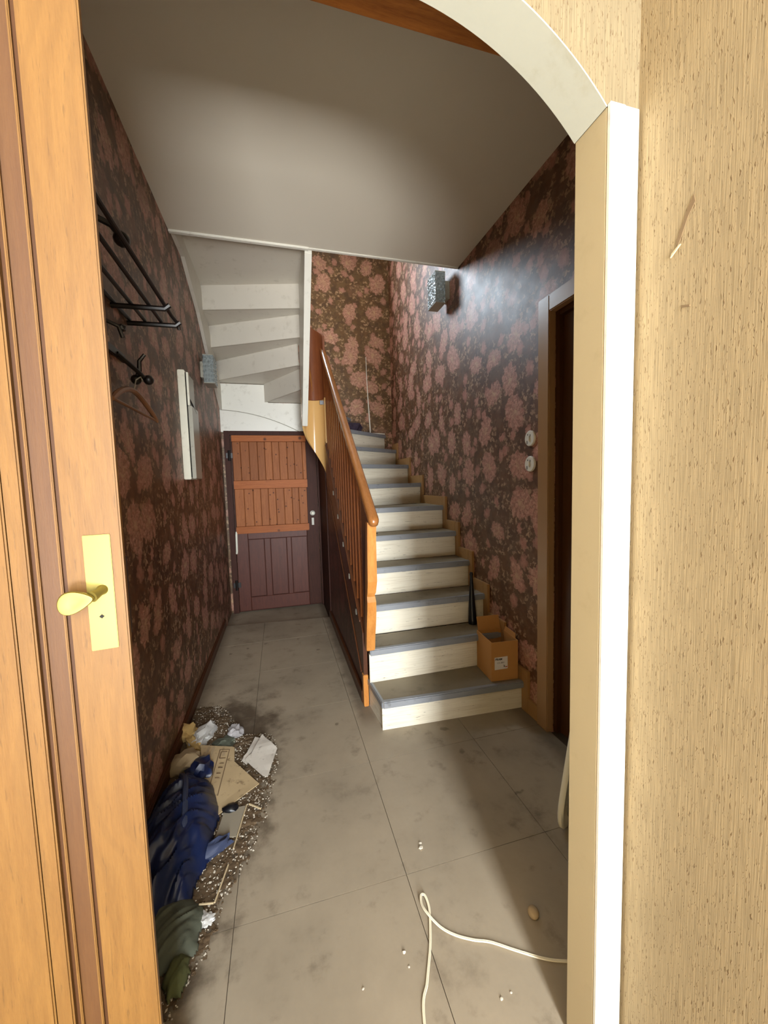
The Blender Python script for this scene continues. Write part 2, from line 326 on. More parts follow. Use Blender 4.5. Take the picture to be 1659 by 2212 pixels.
# ---------------------------------------------------------------- helpers: meshes
class MB:
    def __init__(s): s.bm = bmesh.new()
    def face(s, vs, mi=0):
        try:
            f = s.bm.faces.new(vs); f.material_index = mi; return f
        except ValueError: return None
    def box(s, x0, x1, y0, y1, z0, z1, mi=0):
        v = [s.bm.verts.new(p) for p in ((x0,y0,z0),(x1,y0,z0),(x1,y1,z0),(x0,y1,z0),(x0,y0,z1),(x1,y0,z1),(x1,y1,z1),(x0,y1,z1))]
        for q in ((3,2,1,0),(4,5,6,7),(0,1,5,4),(1,2,6,5),(2,3,7,6),(3,0,4,7)): s.face([v[i] for i in q], mi)
        return s
    def prism(s, poly, vec, mi=0, mtop=None, mside=None):
        """polygon of 3D points swept along vec"""
        a = [s.bm.verts.new(p) for p in poly]; b = [s.bm.verts.new(Vector(p) + Vector(vec)) for p in poly]
        n = len(poly)
        s.face(list(reversed(a)), mi); s.face(b, mi if mtop is None else mtop)
        for i in range(n):
            j = (i+1) % n
            s.face([a[i], a[j], b[j], b[i]], mi if mside is None else mside)
        return s
    def tube(s, pts, r, seg=8, cap=True, mi=0):
        pts = [Vector(p) for p in pts]; rs = r if isinstance(r, (list, tuple)) else [r]*len(pts)
        rings = []; prev = None
        for i, p in enumerate(pts):
            t = (pts[min(i+1, len(pts)-1)] - pts[max(i-1, 0)]).normalized()
            if prev is None:
                ref = Vector((0,0,1)) if abs(t.z) < 0.9 else Vector((1,0,0)); prev = t.cross(ref).normalized()
            u = (prev - t*prev.dot(t)).normalized(); w = t.cross(u); prev = u
            rings.append([s.bm.verts.new(p + (u*math.cos(a) + w*math.sin(a))*rs[i]) for a in [2*PI*q/seg for q in range(seg)]])
        for A, B in zip(rings, rings[1:]):
            for q in range(seg): s.face([A[q], A[(q+1)%seg], B[(q+1)%seg], B[q]], mi)
        if cap: s.face(list(reversed(rings[0])), mi); s.face(rings[-1], mi)
        return s
    def ball(s, c, r, sub=2, sc=(1,1,1)):
        m = Matrix.Translation(c) @ Matrix.Diagonal((r*sc[0], r*sc[1], r*sc[2], 1))
        bmesh.ops.create_icosphere(s.bm, subdivisions=sub, radius=1, matrix=m); return s
    def disc(s, c, axis, r, t, seg=28, rim=0.0):
        """short cylinder along axis with a rounded front edge"""
        ax = Vector(axis).normalized(); c = Vector(c)
        s.tube([c, c+ax*(t-rim), c+ax*t], [r, r, r-rim], seg); return s
    def rings(s, loops, closed=True, caps=True, mi=0):
        R = [[s.bm.verts.new(p) for p in L] for L in loops]
        n = len(R[0])
        for A, B in zip(R, R[1:]):
            for q in range(n if closed else n-1): s.face([A[q], A[(q+1)%n], B[(q+1)%n], B[q]], mi)
        if caps: s.face(list(reversed(R[0])), mi); s.face(R[-1], mi)
        return s
    def done(s, name, mats, parent=None, smooth=False, bevel=0.0, seg=2, angle=0.6):
        bmesh.ops.recalc_face_normals(s.bm, faces=s.bm.faces)
        if bevel:
            es = [e for e in s.bm.edges if len(e.link_faces) == 2 and e.calc_face_angle(0) > angle]
            bmesh.ops.bevel(s.bm, geom=es, offset=bevel, segments=seg, affect='EDGES', clamp_overlap=True)
        me = bpy.data.meshes.new(name); s.bm.to_mesh(me); s.bm.free()
        for m in (mats if isinstance(mats, (list, tuple)) else [mats]): me.materials.append(M[m] if isinstance(m, str) else m)
        if smooth:
            for p in me.polygons: p.use_smooth = True
            try: me.set_sharp_from_angle(angle=math.radians(40))
            except Exception: pass
        o = bpy.data.objects.new(name, me); COL.objects.link(o)
        if parent is not None:
            o.parent = parent; o.matrix_parent_inverse = Matrix.Translation(-parent.location)
        return o

def tag(o, label=None, cat=None, group=None, kind=None):
    if label: o['label'] = label
    if cat: o['category'] = cat
    if group: o['group'] = group
    if kind: o['kind'] = kind
    return o
def thing(name, loc, label, cat, group=None, kind=None):
    o = bpy.data.objects.new(name, None); COL.objects.link(o); o.location = loc; o.empty_display_size = 0.05
    return tag(o, label, cat, group, kind)

XL, XR, YB = -0.63, 1.48, 4.95         # hall: left wall, right wall, back wall
ZC = 3.21                              # hall ceiling
YA0, YA1 = 0.693, 0.78                 # the arched wall, room face and hall face
RISE = 0.211

# ---------------------------------------------------------------- the setting
def wall(name, boxes, mat, label):
    m = MB()
    for b in boxes: m.box(*b)
    return tag(m.done(name, mat), label, 'wall', kind='structure')
wall('wall_left', [(XL-0.12, XL, YA1, YB+0.12, -0.1, 5.75)], 'paper_side', 'left hall wall in brown wallpaper with pink flowers')
wall('wall_back', [(XL-0.12, XR+0.12, YB, YB+0.12, -0.1, 3.70), (0.40, XR+0.12, YB, YB+0.12, 3.70, 5.75), (XL-0.12, -0.62, YB, YB+0.12, 3.70, 5.75),
                   (-0.62, 0.40, YB, YB+0.12, 5.0, 5.75)], 'paper_back', 'back wall of the stairwell in brown floral wallpaper')
# right wall with the opening of the side door
DY0, DY1, DZ = 1.02, 1.845, 2.40
wall('wall_right', [(XR, XR+0.12, YA1, DY0, -0.1, 3.45), (XR, XR+0.12, DY1, YB, -0.1, 5.75), (XR, XR+0.12, DY0, DY1, DZ, 3.45), (XR, XR+0.12, 2.9, DY1, 3.45, 5.75) if False else (XR, XR+0.12, YA1, DY1, 3.45, 5.75)],
     'paper_side', 'right hall wall in glossy brown wallpaper with pink flowers')
wall('wall_upper_front', [(XL-0.12, XR+0.12, 1.9, 2.0, 3.42, 5.75)], 'upper', 'plain wall of the upper landing')
tag(MB().box(XL-0.12, XR+0.12, 1.9, YB+0.12, 5.75, 5.85).done('ceiling_upper', 'ceiling'), 'white ceiling high above the stairwell', 'ceiling', kind='structure')
# hall ceiling slab and its edge over the stairs
c = tag(MB().box(XL, XR, YA1, 2.97, ZC, 3.40).done('ceiling', 'ceiling'), 'grey-white plaster ceiling over the hall', 'ceiling', kind='structure')
tag(MB().box(XL, 0.29, 2.955, 2.985, ZC-0.012, ZC+0.02).box(0.29, XR, 2.96, 2.985, ZC-0.007, ZC+0.02).done('trim_1', 'white', bevel=0.003),
    'thin white edge strip where the hall ceiling ends at the stairs', 'trim', kind='structure')
# upper landing underside, left of the stairwell
LAND = [(XL, 2.972), (0.285, 2.972), (0.285, 3.80), (XL, 4.02)]
tag(MB().prism([(x, y, 3.345) for x, y in LAND], (0, 0, 0.10)).done('ceiling_landing', 'soffit'), 'smooth white underside of the upper landing above the winding steps', 'ceiling', kind='structure')

# hall floor: dark bed, separate tiles, one shallow step down before the cellar door
fl = tag(MB().box(XL-0.12, XR+0.12, 0.3, 4.25, -0.12, -0.006).prism([(XL-0.12, 4.25, -0.12), (0.53, 4.25, -0.12), (XL-0.12, 4.35, -0.12)], (0, 0, 0.114))
         .box(XL-0.12, 0.56, 4.2, YB+0.1, -0.16, -0.055).done('floor', 'joint'), 'beige-grey tiled hall floor, dusty and stained', 'floor', kind='structure')
T = 0.62; g = 0.0011
for ix in range(-2, 3):
    for iy in range(-1, 6):
        x0, x1 = 0.40 + T*(ix-1) + g, 0.40 + T*ix - g
        y0, y1 = 1.30 + T*(iy-1) + g, 1.30 + T*iy - g
        x0, x1 = max(x0, XL), min(x1, XR)
        y1 = min(y1, 4.30)
        if x1 - x0 < 0.03 or y1 - y0 < 0.03: continue
        if iy == 5:
            ya, yb = 4.347 - (x0-XL)*0.083, 4.347 - (x1-XL)*0.083
            if x0 > 0.5: continue
            MB().prism([(x0, y0, -0.03), (x1, y0, -0.03), (x1, yb, -0.03), (x0, ya, -0.03)], (0, 0, 0.03)).done('tile', 'tile', fl, bevel=0.0012, seg=1)
        else:
            MB().box(x0, x1, y0, y1, -0.02, 0.0).done('tile', 'tile', fl)
tag(MB().box(XL, 0.53, 4.24, YB, -0.056, -0.05).done('floor_cellar', 'tile'), 'lower strip of dirty floor in front of the cellar door', 'floor', kind='structure')

# --- the room the picture is taken from
CXA, CZA, RA = 0.21, 1.808, 0.646
XJ = 0.685                              # right jamb
def arch(rad, xl):
    """opening outline from the right springing over the flat crown to the left springing"""
    pts = []
    a0 = math.asin((2.25-CZA)/RA)
    for i in range(25):
        a = a0 + (PI/2 - a0)*i/24
        pts.append((CXA + rad*math.cos(a), CZA + rad*math.sin(a)))
    mid = (CXA + xl + 0.0)
    xr0 = CXA
    sh = (xl + XJ) - 2*CXA
    left = [(CXA + sh - (x - CXA), z) for x, z in reversed(pts)]
    return pts + left
XLJ = -0.72
A_in = arch(RA, XLJ); A_out = arch(RA+0.003, XLJ)
m = MB()
xr = A_out[0][0]; xl_ = A_out[-1][0]
m.box(xr+0.008, XR+0.12, YA0, YA1, -0.1, 2.2525).box(xr, XR+0.12, YA0, YA1, 2.2525, 3.8).box(-2.4, xl_, YA0, YA1, -0.1, 3.8)
for (x0, z0), (x1, z1) in zip(A_out, A_out[1:]):
    if abs(x0-x1) < 1e-6: continue
    m.prism([(x0, YA0, z0), (x0, YA0, 3.8), (x1, YA0, 3.8), (x1, YA0, z1)], (0, YA1-YA0, 0))
bmesh.ops.remove_doubles(m.bm, verts=m.bm.verts, dist=1e-5)
tag(m.done('wall_front', 'grass_front'), 'wall with the arched opening, beige grass-cloth paper', 'wall', kind='structure')
m = MB(); n = len(A_in)
m.rings([[(A_in[i][0], YA0-0.001, A_in[i][1]), (A_out[i][0], YA0-0.001, A_out[i][1]), (A_out[i][0], YA1+0.001, A_out[i][1]), (A_in[i][0], YA1+0.001, A_in[i][1])] for i in range(n)])
tag(m.done('trim_2', 'arch', smooth=True), 'pale painted lining along the underside of the arch', 'trim', kind='structure')
m = MB().box(XJ-0.002, xr+0.010, YA0-0.001, YA1+0.001, 0, 2.2525)
tag(m.done('trim_3', 'cream', bevel=0.002), 'cream painted lining of the right jamb below the arch', 'trim', kind='structure')
m = MB().box(XJ-0.002, 0.7215, YA0-0.010, YA0-0.001, 0, 2.255).box(0.7222, 0.757, YA0-0.0092, YA0-0.001, 0, 2.2545)
tag(m.done('trim_4', 'white', bevel=0.0012), 'white upright casing strip on the right edge of the opening', 'trim', kind='structure')
tag(MB().box(xl_-0.004, XLJ+0.0, YA0-0.001, YA1+0.001, 0, 2.246).done('trim_5', 'cream'), 'lining of the left jamb hidden by the door leaf', 'trim', kind='structure')
XN = 0.765
wn = wall('wall_near_right', [(XN, XN+0.1, -2.9, YA0, -0.05, 3.75)], 'grass_side', 'near right wall in beige grass-cloth paper with dark slubs')
def torn(pts, d, mat, nm):
    o = MB().prism([(XN, y, z) for y, z in pts], (-d, 0, 0)).done(nm, mat, wn); return o
torn([(0.573, 2.0148), (0.5701, 1.9995), (0.5831, 1.9798), (0.5951, 1.9497), (0.6049, 1.9313), (0.6037, 1.9497), (0.5911, 1.9789), (0.5855, 1.9934)], 0.0008, 'tornback', 'tear')
torn([(0.594, 1.938), (0.597, 1.939), (0.611, 1.929), (0.6135, 1.9225), (0.609, 1.926)], 0.003, 'cream', 'paper_flap')
torn([(0.590, 1.823), (0.574, 1.818), (0.574, 1.815), (0.589, 1.819)], 0.0015, 'tornback', 'tear')
wall('wall_near_left', [(-2.4, -2.3, -2.9, YA0, -0.05, 3.75)], 'plainwall', 'left wall of the near room')
wall('wall_near_back', [(-2.4, -0.62, -2.9, -2.8, 0, 3.75), (-0.62, 0.0, -2.9, -2.8, 0.70, 3.75), (0.65, XN+0.1, -2.9, -2.8, 0, 3.75), (0.0, 0.65, -2.9, -2.8, 3.45, 3.75)], 'plainwall', 'back wall of the near room around the garden door')
tag(MB().box(-2.4, XN+0.1, -2.9, YA0, -0.1, -0.002).done('floor_near', 'roomfloor'), 'floor of the near room', 'floor', kind='structure')
tag(MB().box(-2.4, XN+0.1, -2.9, YA0, 3.75, 3.85).done('ceiling_near', 'ceiling'), 'ceiling of the near room', 'ceiling', kind='structure')
tag(MB().box(XL, XR, YA1, 0.88, 2.573, 2.80).done('trim_6', 'beam', bevel=0.004), 'lighter wooden header board above the arch on the hall side', 'trim', kind='structure')
tag(MB().box(XL, XR, 0.881, 0.95, 2.573, 2.78).done('trim_7', 'beam', bevel=0.006), 'dark wooden header beam above the arch on the hall side', 'trim', kind='structure')

# skirtings
m = MB().box(XL, XL+0.018, YA1, 4.33, 0, 0.075).box(XL, XL+0.012, YA1, 4.33, 0.075, 0.087)
tag(m.done('baseboard_left', 'string', bevel=0.003), 'narrow dark skirting along the left wall', 'baseboard', kind='structure')
m = MB().box(XR-0.018, XR, 1.94, 2.1, 0, 0.10)
tag(m.done('baseboard_right', 'tan', bevel=0.003), 'short tan skirting between door casing and bottom step', 'baseboard', kind='structure')

# ---------------------------------------------------------------- staircase
st = thing('staircase', (1.0, 2.1, 0), 'winding wooden staircase with cream risers, grey treads and brown banister', 'staircase')
XI = 0.515
ny = {2: 2.345, 3: 2.565, 4: 2.80, 5: 3.04, 6: 3.30}
WELL = (0.395, 4.10)
# nosing lines: inner point, outer point
line = {k: ((XI, ny[k]), (XR, ny[k]-0.005)) for k in ny}
line[1] = ((0.535, 2.128), (XR, 2.078))
line[7] = ((XI+0.01, 3.58), (XR, 3.87)); line[8] = ((XI+0.01, 3.82), (XR, 4.27)); line[9] = ((0.532, 4.01), (XR, 4.74))
line[10] = ((0.532, 4.15), (1.39, YB)); line[11] = ((0.475, 4.245), (0.93, YB)); line[12] = ((0.395, 4.27), (0.43, YB))
line[13] = ((0.310, 4.245), (-0.08, YB)); line[14] = ((0.272, 4.135), (XL, 4.86)); line[15] = ((0.285, 3.95), (XL, 4.41)); line[16] = ((0.285, 3.81), (XL, 4.03))
corner_after = {9: (XR, YB), 13: (XL, YB)}
zk = lambda k: 0.19 if k == 1 else RISE*k
def away(p, q, d):
    """shift line p-q by d towards the side climbed to (left of inner->outer is up-hill)"""
    v = Vector((q[0]-p[0], q[1]-p[1])); nrm = Vector((-v.y, v.x)).normalized()
    return (p[0]+nrm.x*d, p[1]+nrm.y*d), (q[0]+nrm.x*d, q[1]+nrm.y*d)
def clampx(p): return (min(max(p[0], XL+0.002), XR-0.002), min(p[1], YB-0.002))
for k in range(1, 16):
    (a, b), (c2, d2) = line[k], line[k+1]
    (c3, d3) = away(c2, d2, 0.02 if k < 11 else 0.0275)
    if k == 1: c3, d3 = (XI, 2.43), (XR, 2.36)
    poly = [a, b] + ([corner_after[k]] if k in corner_after else []) + [d3, c3]
    poly = [clampx(p) for p in poly]
    z1 = zk(k); th = 0.036
    o = MB().prism([(x, y, z1-th) for x, y in poly], (0, 0, th), mi=1 if k >= 10 else 0, mtop=0, mside=1 if k >= 11 else 0).done('tread', ['tread', 'soffit'], st, bevel=0.004, seg=1)
    # nosing strip wraps the front edge
    an, bn = away(a, b, 0.030); af, bf = away(a, b, -0.006)
    a_, b_ = clampx(af), clampx(bf)
    if k <= 11:
        MB().prism([(*a_, z1-0.040), (*b_, z1-0.040), (*clampx(bn), z1-0.040), (*clampx(an), z1-0.040)], (0, 0, 0.043)).done('nosing_strip', 'nosing', st, bevel=0.006, seg=2)
    ra, rb = away(a, b, 0.028); rc, rd = away(a, b, 0.046)
    zlo = 0 if k == 1 else zk(k-1) + (0.0005 if k < 12 else -0.036)
    ra, rb, rc, rd = map(clampx, (ra, rb, rc, rd))
    MB().prism([(*ra, zlo), (*rb, zlo), (*rd, zlo), (*rc, zlo)], (0, 0, z1-th-zlo)).done('riser', 'riser' if k < 11 else 'soffit', st)
    if k == 1:   # closed left end of the bottom step
        MB().prism([(0.545, 2.17, 0), (0.56, 2.165, 0), (0.535, 2.44, 0), (0.52, 2.44, 0)], (0, 0, z1-th)).done('step_end', 'riser', st)
        MB().prism([(0.529, 2.125, z1-0.04), (0.552, 2.135, z1-0.04), (0.533, 2.43, z1-0.04), (0.509, 2.43, z1-0.04)], (0, 0, 0.0425)).done('nosing_strip', 'nosing', st, bevel=0.005)
# last riser up to the landing
a, b = line[16]; ra, rb = away(a, b, 0.028); rc, rd = away(a, b, 0.046)
MB().prism([(*clampx(ra), zk(15)-0.036), (*clampx(rb), zk(15)-0.036), (*clampx(rd), zk(15)-0.036), (*clampx(rc), zk(15)-0.036)], (0, 0, 0.235)).done('riser', 'soffit', st)

# string board of the lower flight, spandrel wall below
lo = lambda y: 0.86*(y-2.25)
hi = lambda y: 0.865*(y-2.25) + 0.355
m = MB()
x0, x1 = 0.487, 0.515
Lp = [(2.43, 0.17), (2.50, 0.21)] + [(y, lo(y)) for y in (2.6, 3.0, 3.4, 3.8, 4.08)]
Up = [(y, hi(y)) for y in (4.08, 3.8, 3.4, 3.0, 2.6, 2.43)]
m.prism([(x0, y, z) for y, z in Lp + Up], (x1-x0, 0, 0))
m.done('stringer', 'string', st, bevel=0.003)
for f0, f1, dx in ((lo, lo, 0.0), ):
    m = MB()
    for off, xx in ((-0.008, 0.480), (0.345, 0.480)):
        L = [[(xx, y, (lo(y))+off), (xx, y, lo(y)+off+0.012), (0.488, y, lo(y)+off+0.012), (0.488, y, lo(y)+off)] for y in (2.5, 3.0, 3.5, 4.05)]
        m.rings(L)
    m.done('stringer_moulding', 'string', st)
# little pale wedge ends showing on the string
for y, z in ((2.62, 0.60), (2.86, 0.80), (3.10, 1.01), (3.34, 1.22), (3.58, 1.42)):
    MB().prism([(0.482, y, z-0.03), (0.482, y+0.035, z-0.025), (0.482, y+0.02, z+0.008), (0.482, y+0.004, z+0.01)], (0.007, 0, 0)).done('wedge', 'boxgrey', st)
MB().box(0.482, 0.515, 2.425, 2.475, 0.0, 0.22).done('string_foot', 'orange', st, bevel=0.004)
# banister
HX = 0.512
p0, p1 = Vector((HX+0.006, 2.17, 1.285)), Vector((HX-0.004, 4.36, 3.035))
def oval(c, w, h, tdir):
    up = Vector((0, -tdir.z, tdir.y)).normalized(); rt = Vector((1, 0, 0))
    pts = []
    for i in range(14):
        a = 2*PI*i/14; ca, sa = math.cos(a), math.sin(a)
        f = lambda t, p: math.copysign(abs(t)**p, t)
        pts.append(c + rt*(w*f(ca, 0.7)) + up*(h*f(sa, 0.7)))
    return pts
td = (p1-p0).normalized()
secs = []
for t, s in ((-0.048, 0.35), (-0.040, 0.75), (-0.022, 1.0), (0.0, 1.04), (0.06, 1.0)):
    secs.append(oval(p0 + td*t, 0.031*s, 0.030*s, td))
L = (p1-p0).length
for t in (0.5, 1.5, L): secs.append(oval(p0 + td*t, 0.030, 0.026, td))
MB().rings(secs).done('handrail', 'rail', st, smooth=True)
hz = lambda y: p0.z + (y-p0.y)*(p1.z-p0.z)/(p1.y-p0.y)
# newel: wavy board
prof = [(0.425, 0.030, 0.0), (0.52, 0.031, -0.002), (0.62, 0.033, 0.004), (0.70, 0.032, 0.012), (0.765, 0.030, 0.010), (0.80, 0.025, 0.0), (0.812, 0.023, 0.004), (0.83, 0.028, 0.010),
        (0.90, 0.033, 0.014), (0.98, 0.032, 0.006), (1.06, 0.030, 0.0), (1.16, 0.028, -0.006), (1.27, 0.028, -0.008)]
secs = []
for z, hw, dy in prof:
    cx = 0.518 - (z-0.425)*0.006; cy = 2.375 - (z-0.425)*0.16
    if True: cy = 2.36 - (z-0.425)*0.20
    secs.append([(cx-0.0275, cy-0.030-dy, z), (cx+hw-0.002, cy-0.030-dy, z), (cx+hw-0.002, cy+0.030, z), (cx-0.0275, cy+0.030, z)])
MB().rings(secs).done('newel_post', 'orange', st, bevel=0.004, angle=0.9)
MB().prism([(0.497, 2.36-(z-0.425)*0.20+0.031, z) for z in (0.44, 1.27)] + [(0.497, 2.404, 1.44), (0.497, 2.404, 0.50)], (0.024, 0, 0)).done('newel_back', 'string', st)
# balusters
y = 2.405
while y < 4.22:
    zb, zt = hi(y) - 0.01, hz(y) - 0.02
    MB().prism([(0.497, y, zb), (0.523, y, zb), (0.523, y+0.026, zb+0.026), (0.497, y+0.026, zb+0.026)], (0, 0, zt-zb)).done('baluster', 'balus', st, bevel=0.003, seg=1)
    y += 0.112
# wreathed string round the well
m = MB(); loops = []
R0 = 0.112; cxw, cyw = 0.392, 4.115
N = 18
for layer, zsel in ((0, 'low'),):
    inn, out = [], []
    for i in range(N+1):
        a = -0.0 + PI*i/N
        x, y = cxw + R0*math.cos(a), cyw + R0*1.05*math.sin(a)
        x2, y2 = cxw + (R0+0.02)*math.cos(a), cyw + (R0+0.02)*1.05*math.sin(a)
        f = i/N
        zb = 1.53 + 0.62*f
        loops.append([(x, y, zb), (x, y, 2.385), (x2, y2, 2.385), (x2, y2, zb)])
m.rings(loops)
m.done('wreath_string', 'beige', st, smooth=True)
m = MB(); loops = []
for i in range(N+1):
    a = PI*i/N
    x, y = cxw + R0*math.cos(a), cyw + R0*1.05*math.sin(a)
    x2, y2 = cxw + (R0+0.02)*math.cos(a), cyw + (R0+0.02)*1.05*math.sin(a)
    zt = 3.02 + 0.26*(i/N)
    loops.append([(x, y, 2.388), (x, y, zt), (x2, y2, zt), (x2, y2, 2.388)])
m.rings(loops)
m.done('well_panel', 'brownpanel', st, smooth=True)
# slanted moulding on the brown panel
m = MB()
pts = []
for i in range(9, 18):
    a = PI*i/N; f = (i-9)/8
    pts.append((cxw + (R0-0.004)*math.cos(a), cyw + (R0-0.004)*1.05*math.sin(a), 2.48 + 0.62*f**0.6))
m.tube(pts, [0.003] + [0.012]*(len(pts)-2) + [0.012], 6)
m.done('moulding', 'rail', st)
MB().box(0.458, 0.502, 4.165, 4.19, 2.335, 2.375).done('tread_end', 'nosing', st)
MB().box(0.492, 0.515, 4.06, 4.14, 1.52, 2.385).done('string_end', 'beige', st)
# string of the upper flight (white), well side
sl = [(2.990, 3.190), (4.08, 2.095), (4.13, 2.10), (4.13, 3.20), (3.90, 3.42), (2.990, 3.42)]
m = MB().prism([(0.262, y, z) for y, z in sl], (0.052, 0, 0))
m.done('upper_string', 'white', st, bevel=0.004)
# wall string of the upper flight along the left wall
ws = [(2.99, 3.22), (3.30, 3.225), (3.46, 3.155), (3.80, 3.03), (4.14, 2.81), (4.36, 2.685), (4.70, 2.51), (YB-0.004, 2.39), (YB-0.004, 2.66), (4.42, 3.0), (4.05, 3.26), (3.9, 3.35), (2.99, 3.35)]
m = MB().prism([(XL, y, z) for y, z in ws], (0.028, 0, 0))
m.done('wall_string', 'soffit', st, bevel=0.002)
# white boarding above the cellar door, under the winders
m = MB().box(XL, -0.08, 4.925, YB, 2.14, 2.70).box(-0.08, 0.40, 4.925, YB, 2.14, 2.49)
tag(m.done('trim_8', 'white', bevel=0.002), 'white boarding above the cellar door under the winding steps', 'trim', kind='structure')
m = MB(); pts = []
for i in range(17):
    f = i/16
    pts.append((XL+0.01 + 0.90*f, 4.921, 2.395 - 0.03*f - 0.22*f*f))
m.tube(pts, 0.004, 6)
tag(m.done('trim_9', 'boxgrey', smooth=True), 'thin curved joint line across the white boarding', 'trim', kind='structure')
# stepped skirting on the right wall
m = MB(); t0 = 0.075
xs = XR - 0.02
for k in range(1, 10):
    y0 = line[k][1][1]; y1 = line[k+1][1][1] if k < 9 else YB
    zt = zk(k) + 0.085
    m.box(xs, XR, y0-0.045, y0+0.02, zk(k-1) if k > 1 else 0.0, zt)
    m.box(xs, XR, y0+0.02, y1-0.045, zk(k)-0.03, zt)
m.done('wall_skirting', 'tan', st, bevel=0.002)

# spandrel under the stairs
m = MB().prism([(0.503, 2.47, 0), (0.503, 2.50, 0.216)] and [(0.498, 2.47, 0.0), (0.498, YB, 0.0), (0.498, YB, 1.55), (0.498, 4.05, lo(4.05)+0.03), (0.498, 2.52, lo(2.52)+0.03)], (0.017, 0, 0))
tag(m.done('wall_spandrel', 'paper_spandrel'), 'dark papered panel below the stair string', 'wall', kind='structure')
m = MB().box(0.478, 0.498, 2.48, 4.25, 0, 0.085)
tag(m.done('baseboard_stair', 'string', bevel=0.003), 'dark skirting at the foot of the panel below the stairs', 'baseboard', kind='structure')
m = MB().box(0.487, 0.498, 4.2, YB, -0.05, 2.36)
tag(m.done('trim_10', 'mahogframe', bevel=0.003), 'dark boarding beside the cellar door under the stairs', 'trim', kind='structure')

# ---------------------------------------------------------------- cellar door
d = thing('door_1', (0, 4.92, -0.05), 'low red-brown cellar door with knotty pine boards nailed over its upper half', 'door', kind='structure')
YD = 4.915
m = MB().box(-0.60, -0.535, YD-0.02, YB, -0.05, 2.15).box(-0.535, 0.50, YD-0.02, YB, 2.10, 2.15).box(0.47, 0.497, YD-0.025, YB, -0.05, 2.12)
m.done('door_frame', 'mahogframe', d, bevel=0.003)
MB().box(-0.53, 0.465, YD, YB-0.005, -0.04, 2.10).done('door_leaf', 'mahogframe', d)
# stiles and rails in front of the sunk panels
fr = [(-0.53, -0.392, -0.03, 0.99), (-0.205, -0.135, 0.135, 0.85), (0.06, 0.115, 0.135, 0.85), (0.312, 0.465, -0.03, 2.095), (-0.392, 0.312, -0.03, 0.135), (-0.392, 0.312, 0.85, 0.99)]
for i, (a, b, z0, z1) in enumerate(fr):
    MB().box(a+0.0005, b-0.0005, YD-0.016, YD, z0, z1).done('stile' if z1-z0 > 0.3 else 'rail', 'mahog' if i != 3 else 'mahogframe', d, bevel=0.004, seg=1)
for a, b in ((-0.387, -0.21), (-0.13, 0.055), (0.12, 0.307)):
    MB().box(a, b, YD-0.006, YD, 0.14, 0.845).done('panel', 'mahog', d, bevel=0.006, seg=1)
for z0, z1 in ((2.022, 2.095), (1.462, 1.56), (0.925, 1.01)):
    MB().box(-0.515, 0.342, YD-0.044, YD-0.016, z0, z1).done('rail', 'knottyrail', d, bevel=0.003)
xs_ = -0.512
for zr in ((1.562, 2.020), (1.012, 1.460)):
    x = -0.512; i = 0
    while x < 0.335:
        w = min(0.094 + random.uniform(-0.012, 0.012), 0.340 - x)
        if w < 0.03: break
        MB().box(x+0.0015, x+w-0.0015, YD-0.036+random.uniform(-0.002, 0.002), YD-0.016, zr[0], zr[1]).done('plank', 'knotty', d, bevel=0.004, seg=1)
        x += w; i += 1
MB().disc((0.392, YD-0.016, 1.135), (0, -1, 0), 0.032, 0.008, 20, 0.003).done('rose', 'boxgrey', d)
MB().box(0.378, 0.406, YD-0.0185, YD-0.016, 0.985, 1.075).done('lock_plate', 'boxgrey', d, bevel=0.001)
kb = MB().tube([(0.392, YD-0.02, 1.135), (0.392, YD-0.045, 1.135)], 0.012, 10).ball((0.392, YD-0.06, 1.135), 0.024, 2, (1, 0.8, 1)).done('door_knob', 'porcelain', d, smooth=True)
MB().tube([(-0.527, YD-0.03, 0.69), (-0.522, YD-0.045, 0.72), (-0.518, YD-0.045, 0.92), (-0.516, YD-0.03, 0.95)], 0.012, 8).done('pull_handle', 'porcelain', d, smooth=True)
for z in (1.86, 0.30):
    MB().tube([(-0.548, YD-0.03, z-0.06), (-0.548, YD-0.03, z+0.06)], 0.016, 8).box(-0.585, -0.50, YD-0.024, YD-0.016, z-0.03, z+0.03).done('hinge', 'black', d)

# ---------------------------------------------------------------- side door on the right
d = thing('door_2', (XR, 1.4, 0), 'dark brown side door in a glossy brown casing beside the light switches', 'door', kind='structure')
m = MB().box(XR-0.028, XR+0.02, DY1-0.005, DY1+0.09, 0, DZ+0.085).box(XR-0.028, XR+0.02, DY0-0.09, DY0+0.005, 0, DZ+0.085).box(XR-0.0275, XR+0.02, DY0, DY1, DZ-0.005, DZ+0.085)
m.done('door_casing', 'casing', d, bevel=0.006)
m = MB().box(XR+0.02, XR+0.11, DY1-0.03, DY1-0.001, 0, DZ-0.001).box(XR+0.02, XR+0.11, DY0+0.001, DY0+0.03, 0, DZ-0.001).box(XR+0.02, XR+0.11, DY0+0.03, DY1-0.03, DZ-0.03, DZ-0.001)
m.done('door_lining', 'darkdoor', d, bevel=0.002)
MB().box(XR+0.045, XR+0.085, DY0+0.032, DY1-0.032, 0.006, DZ-0.032).done('door_leaf', 'darkdoor', d, bevel=0.003)

